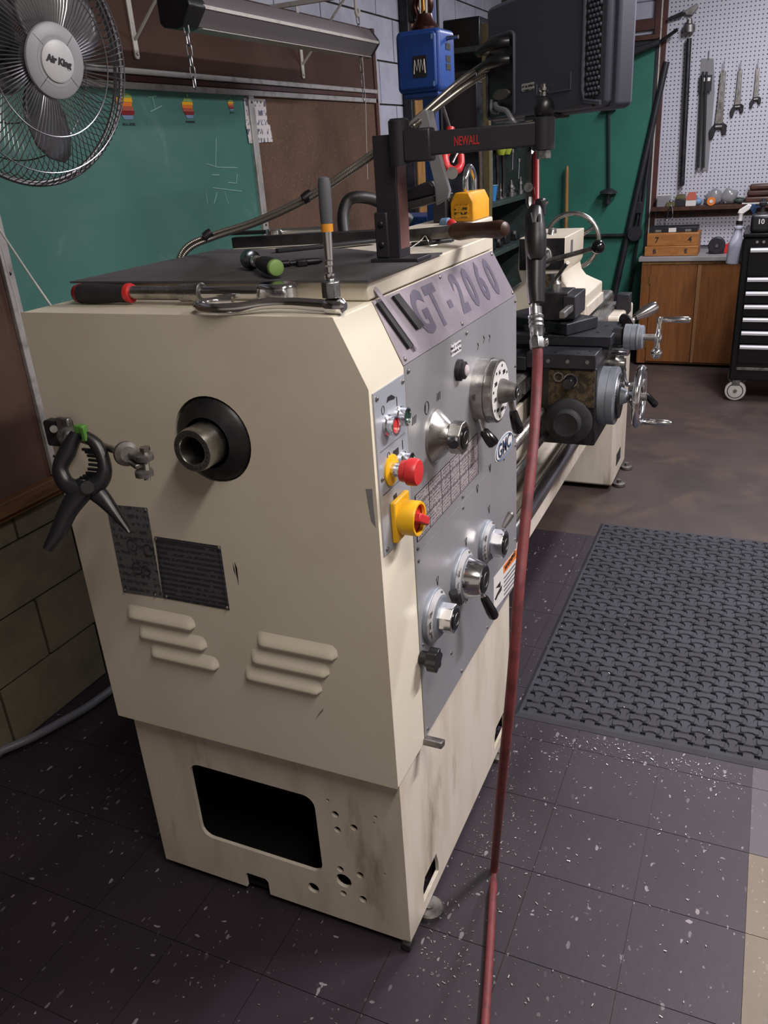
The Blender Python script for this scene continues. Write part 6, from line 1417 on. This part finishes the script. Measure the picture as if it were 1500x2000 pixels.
M().bb(5.27, 5.45, -.06, .262, ZC+.152, ZC+.185).ob('body', 'gunmetal', t, bev=.003)
for y in (.20, .0): M().bb(5.264, 5.27, y-.02, y+.02, ZC+.156, ZC+.172).ob('latch', 'chrome', t)
M().bb(5.262, 5.27, .08, .13, ZC+.155, ZC+.182).ob('label_plate', 'white_plate', t)
t = thing('tape_reel', 'round black tape reel standing on the counter', 'reel', P(1400, 485, x=5.3))
q = V((5.30, P(1400, 480, x=5.30).y, ZC)); M().lathe(q+V((-.03, 0, .056)), XA, [(0, .05), (.005, .056), (.05, .056), (.055, .05)], 28).ob('body', 'black_paint', t); M().bb(q.x-.02, q.x+.03, q.y-.05, q.y+.05, ZC, ZC+.03).ob('foot', 'black_paint', t, bev=.004); M().lathe(q+V((-.031, 0, .056)), NX, [(0, .012), (.004, .01)], 14).ob('hub', 'steel_dull', t)
q = V((5.30, P(1428, 480, x=5.30).y, ZC)); t = thing('red_case', 'small red case with yellow latch beside the black reel', 'case', q)
M().prism([q+V((0, -.05, 0)), q+V((0, .045, 0)), q+V((0, .045, .05)), q+V((0, -.03, .095)), q+V((0, -.05, .095))], (.08, 0, 0)).ob('body', 'red_plastic', t, bev=.004); M().bb(q.x-.004, q.x, q.y-.012, q.y+.012, ZC+.02, ZC+.036).ob('latch', 'yellow_plastic', t)

# ------------------------------------------------------------------ tool chest
TXF = 4.30
t = thing('tool_chest', 'black rolling tool chest with silver drawer handles', 'tool chest', (4.55, -.8, 0))
ty0, ty1 = -1.25, -.385
M().bb(TXF+.02, 4.78, ty0, ty1, .135, .985).ob('body', 'chest_black', t, bev=.012)
M().bb(TXF+.01, 4.79, ty0-.004, ty1+.002, .985, 1.005).ob('lid', 'chest_black', t, bev=.006)
tops = [(.80, .945), (.70, .755), (.622, .695), (.545, .617), (.465, .540), (.382, .460), (.292, .377)]
zs = [(.770, .930), (.690, .764), (.612, .684), (.536, .606), (.456, .530), (.372, .450), (.250, .366)]
for i, (z0_, z1_) in enumerate(zs):
    dr = M().bb(TXF, TXF+.0195, ty0+.03, -.425, z0_, z1_).ob('drawer', 'chest_black', t, bev=.003)
    h = M().prism([(TXF-.001, -.432, z1_-.028), (TXF-.014, -.432, z1_-.026), (TXF-.016, -.432, z1_-.014), (TXF-.012, -.432, z1_-.006), (TXF-.001, -.432, z1_-.004)], (0, ty0+.04+.432, 0)).ob('handle', mat('alu_bright', '#d8d8de', .36, .35), dr, ang=20)
M().bb(TXF+.004, TXF+.0195, ty0+.02, -.425, .205, .222).ob('bottom_rail', 'steel_dull', t, bev=.002)
for k_ in range(3): M().cyl((TXF+.019, -.462-k_*.035, .958), (TXF+.012, -.462-k_*.035, .958), .008, n=14).ob('badge_dot', 'chrome', t)
for x in (TXF+.06, 4.72):
    for y in (-.432, ty0+.06):
        cs_ = M().lathe((x-.018, y, .062), XA, [(0, .050), (.002, .060), (.008, .062), (.028, .062), (.034, .060), (.036, .050)], 30).ob('caster', 'caster_white', t)
        M().lathe((x-.0185, y, .062), NX, [(0, .012), (.006, .010)], 14).ob('axle_cap', 'steel', cs_)
        M().tube([(x-.0195, y+math.cos(a*PI/12)*.045, .062+math.sin(a*PI/12)*.045) for a in range(24)], .0025, 4, True).ob('wheel_groove', 'dark_steel', cs_)
        M().bb(x-.026, x+.026, y-.022, y+.022, .10, .134).ob('fork', 'galv', cs_, bev=.003)
# bottle, canisters on the chest
def spray():
    x = 4.52; b = P(1431, 515, x=x); t = thing('spray_bottle', 'white trigger spray bottle hooked on the tool chest side', 'spray bottle', b)
    s_ = 1.0; ax = V((0, -.06, 1)).normalized()
    M().lathe(b, ax, [(0, .036), (.004, .042), (.10, .043), (.13, .040), (.17, .025), (.20, .021), (.205, .026), (.215, .026), (.218, .017), (.235, .017)], 26).ob('body', 'bottle', t)
    M().lathe(b+ax*.228, ax, [(0, .0195), (.022, .0195)], 18).ob('collar', 'dark_steel', t)
    M().lathe(b+ax*.25, ax, [(0, .013), (.03, .012), (.045, .016)], 14).ob('neck', 'white_plate', t)
    q = b+ax*.292; M().prism([q+V((-.012, .02, 0)), q+V((-.012, .012, .02)), q+V((-.012, -.035, .05)), q+V((-.012, -.055, .045)), q+V((-.012, -.045, .02)), q+V((-.012, -.01, -.006))], (.024, 0, 0)).ob('trigger_head', 'white_plate', t, bev=.004)
    M().prism([q+V((-.010, -.048, .022)), q+V((-.010, -.056, .05)), q+V((-.010, -.115, .048)), q+V((-.010, -.11, .035)), q+V((-.010, -.082, .025)), q+V((-.010, -.078, -.01)), q+V((-.010, -.066, -.008))], (.02, 0, 0)).ob('nozzle', mat('nozzle_blue', '#1f3a5c', .4), t, bev=.002)
    M().tube([b+ax*.21+V((0, -.02, 0)), (x, -.384, (b+ax*.21).z)], .004, 6).ob('hanger', 'dark_steel', t)
spray()
def jug(y, label, txt):
    t = thing('oil_jug', label, 'jug', (4.40, y, 1.0055), 'black jugs on the tool chest')
    b = V((4.40, y, 1.0055))
    M().bb(b.x-.05, b.x+.05, y-.055, y+.055, b.z, b.z+.10).ob('body', 'black_plastic', t, bev=.018, seg=3)
    M().lathe(b+ZA*.10, ZA, [(0, .03), (.008, .028), (.01, .014), (.04, .012), (.045, .02), (.06, .022), (.066, .012), (.085, .010)], 18).ob('valve', 'black_matte', t)
    M().box(b+ZA*.15, (.014, .08, .012)).ob('wing_handle', 'black_matte', t, bev=.004)
    if txt:
        v, f = place(text_mesh(txt, .038, .001, .0004), (b.x-.0515, y, b.z+.06), NY, ZA); M().add(v, f).ob('number', 'white_print', t, ang=0)
jug(-.47, 'black jug marked 10 on the tool chest left corner', '10')
jug(-.60, 'plain black jug at the right edge, on the tool chest', None)
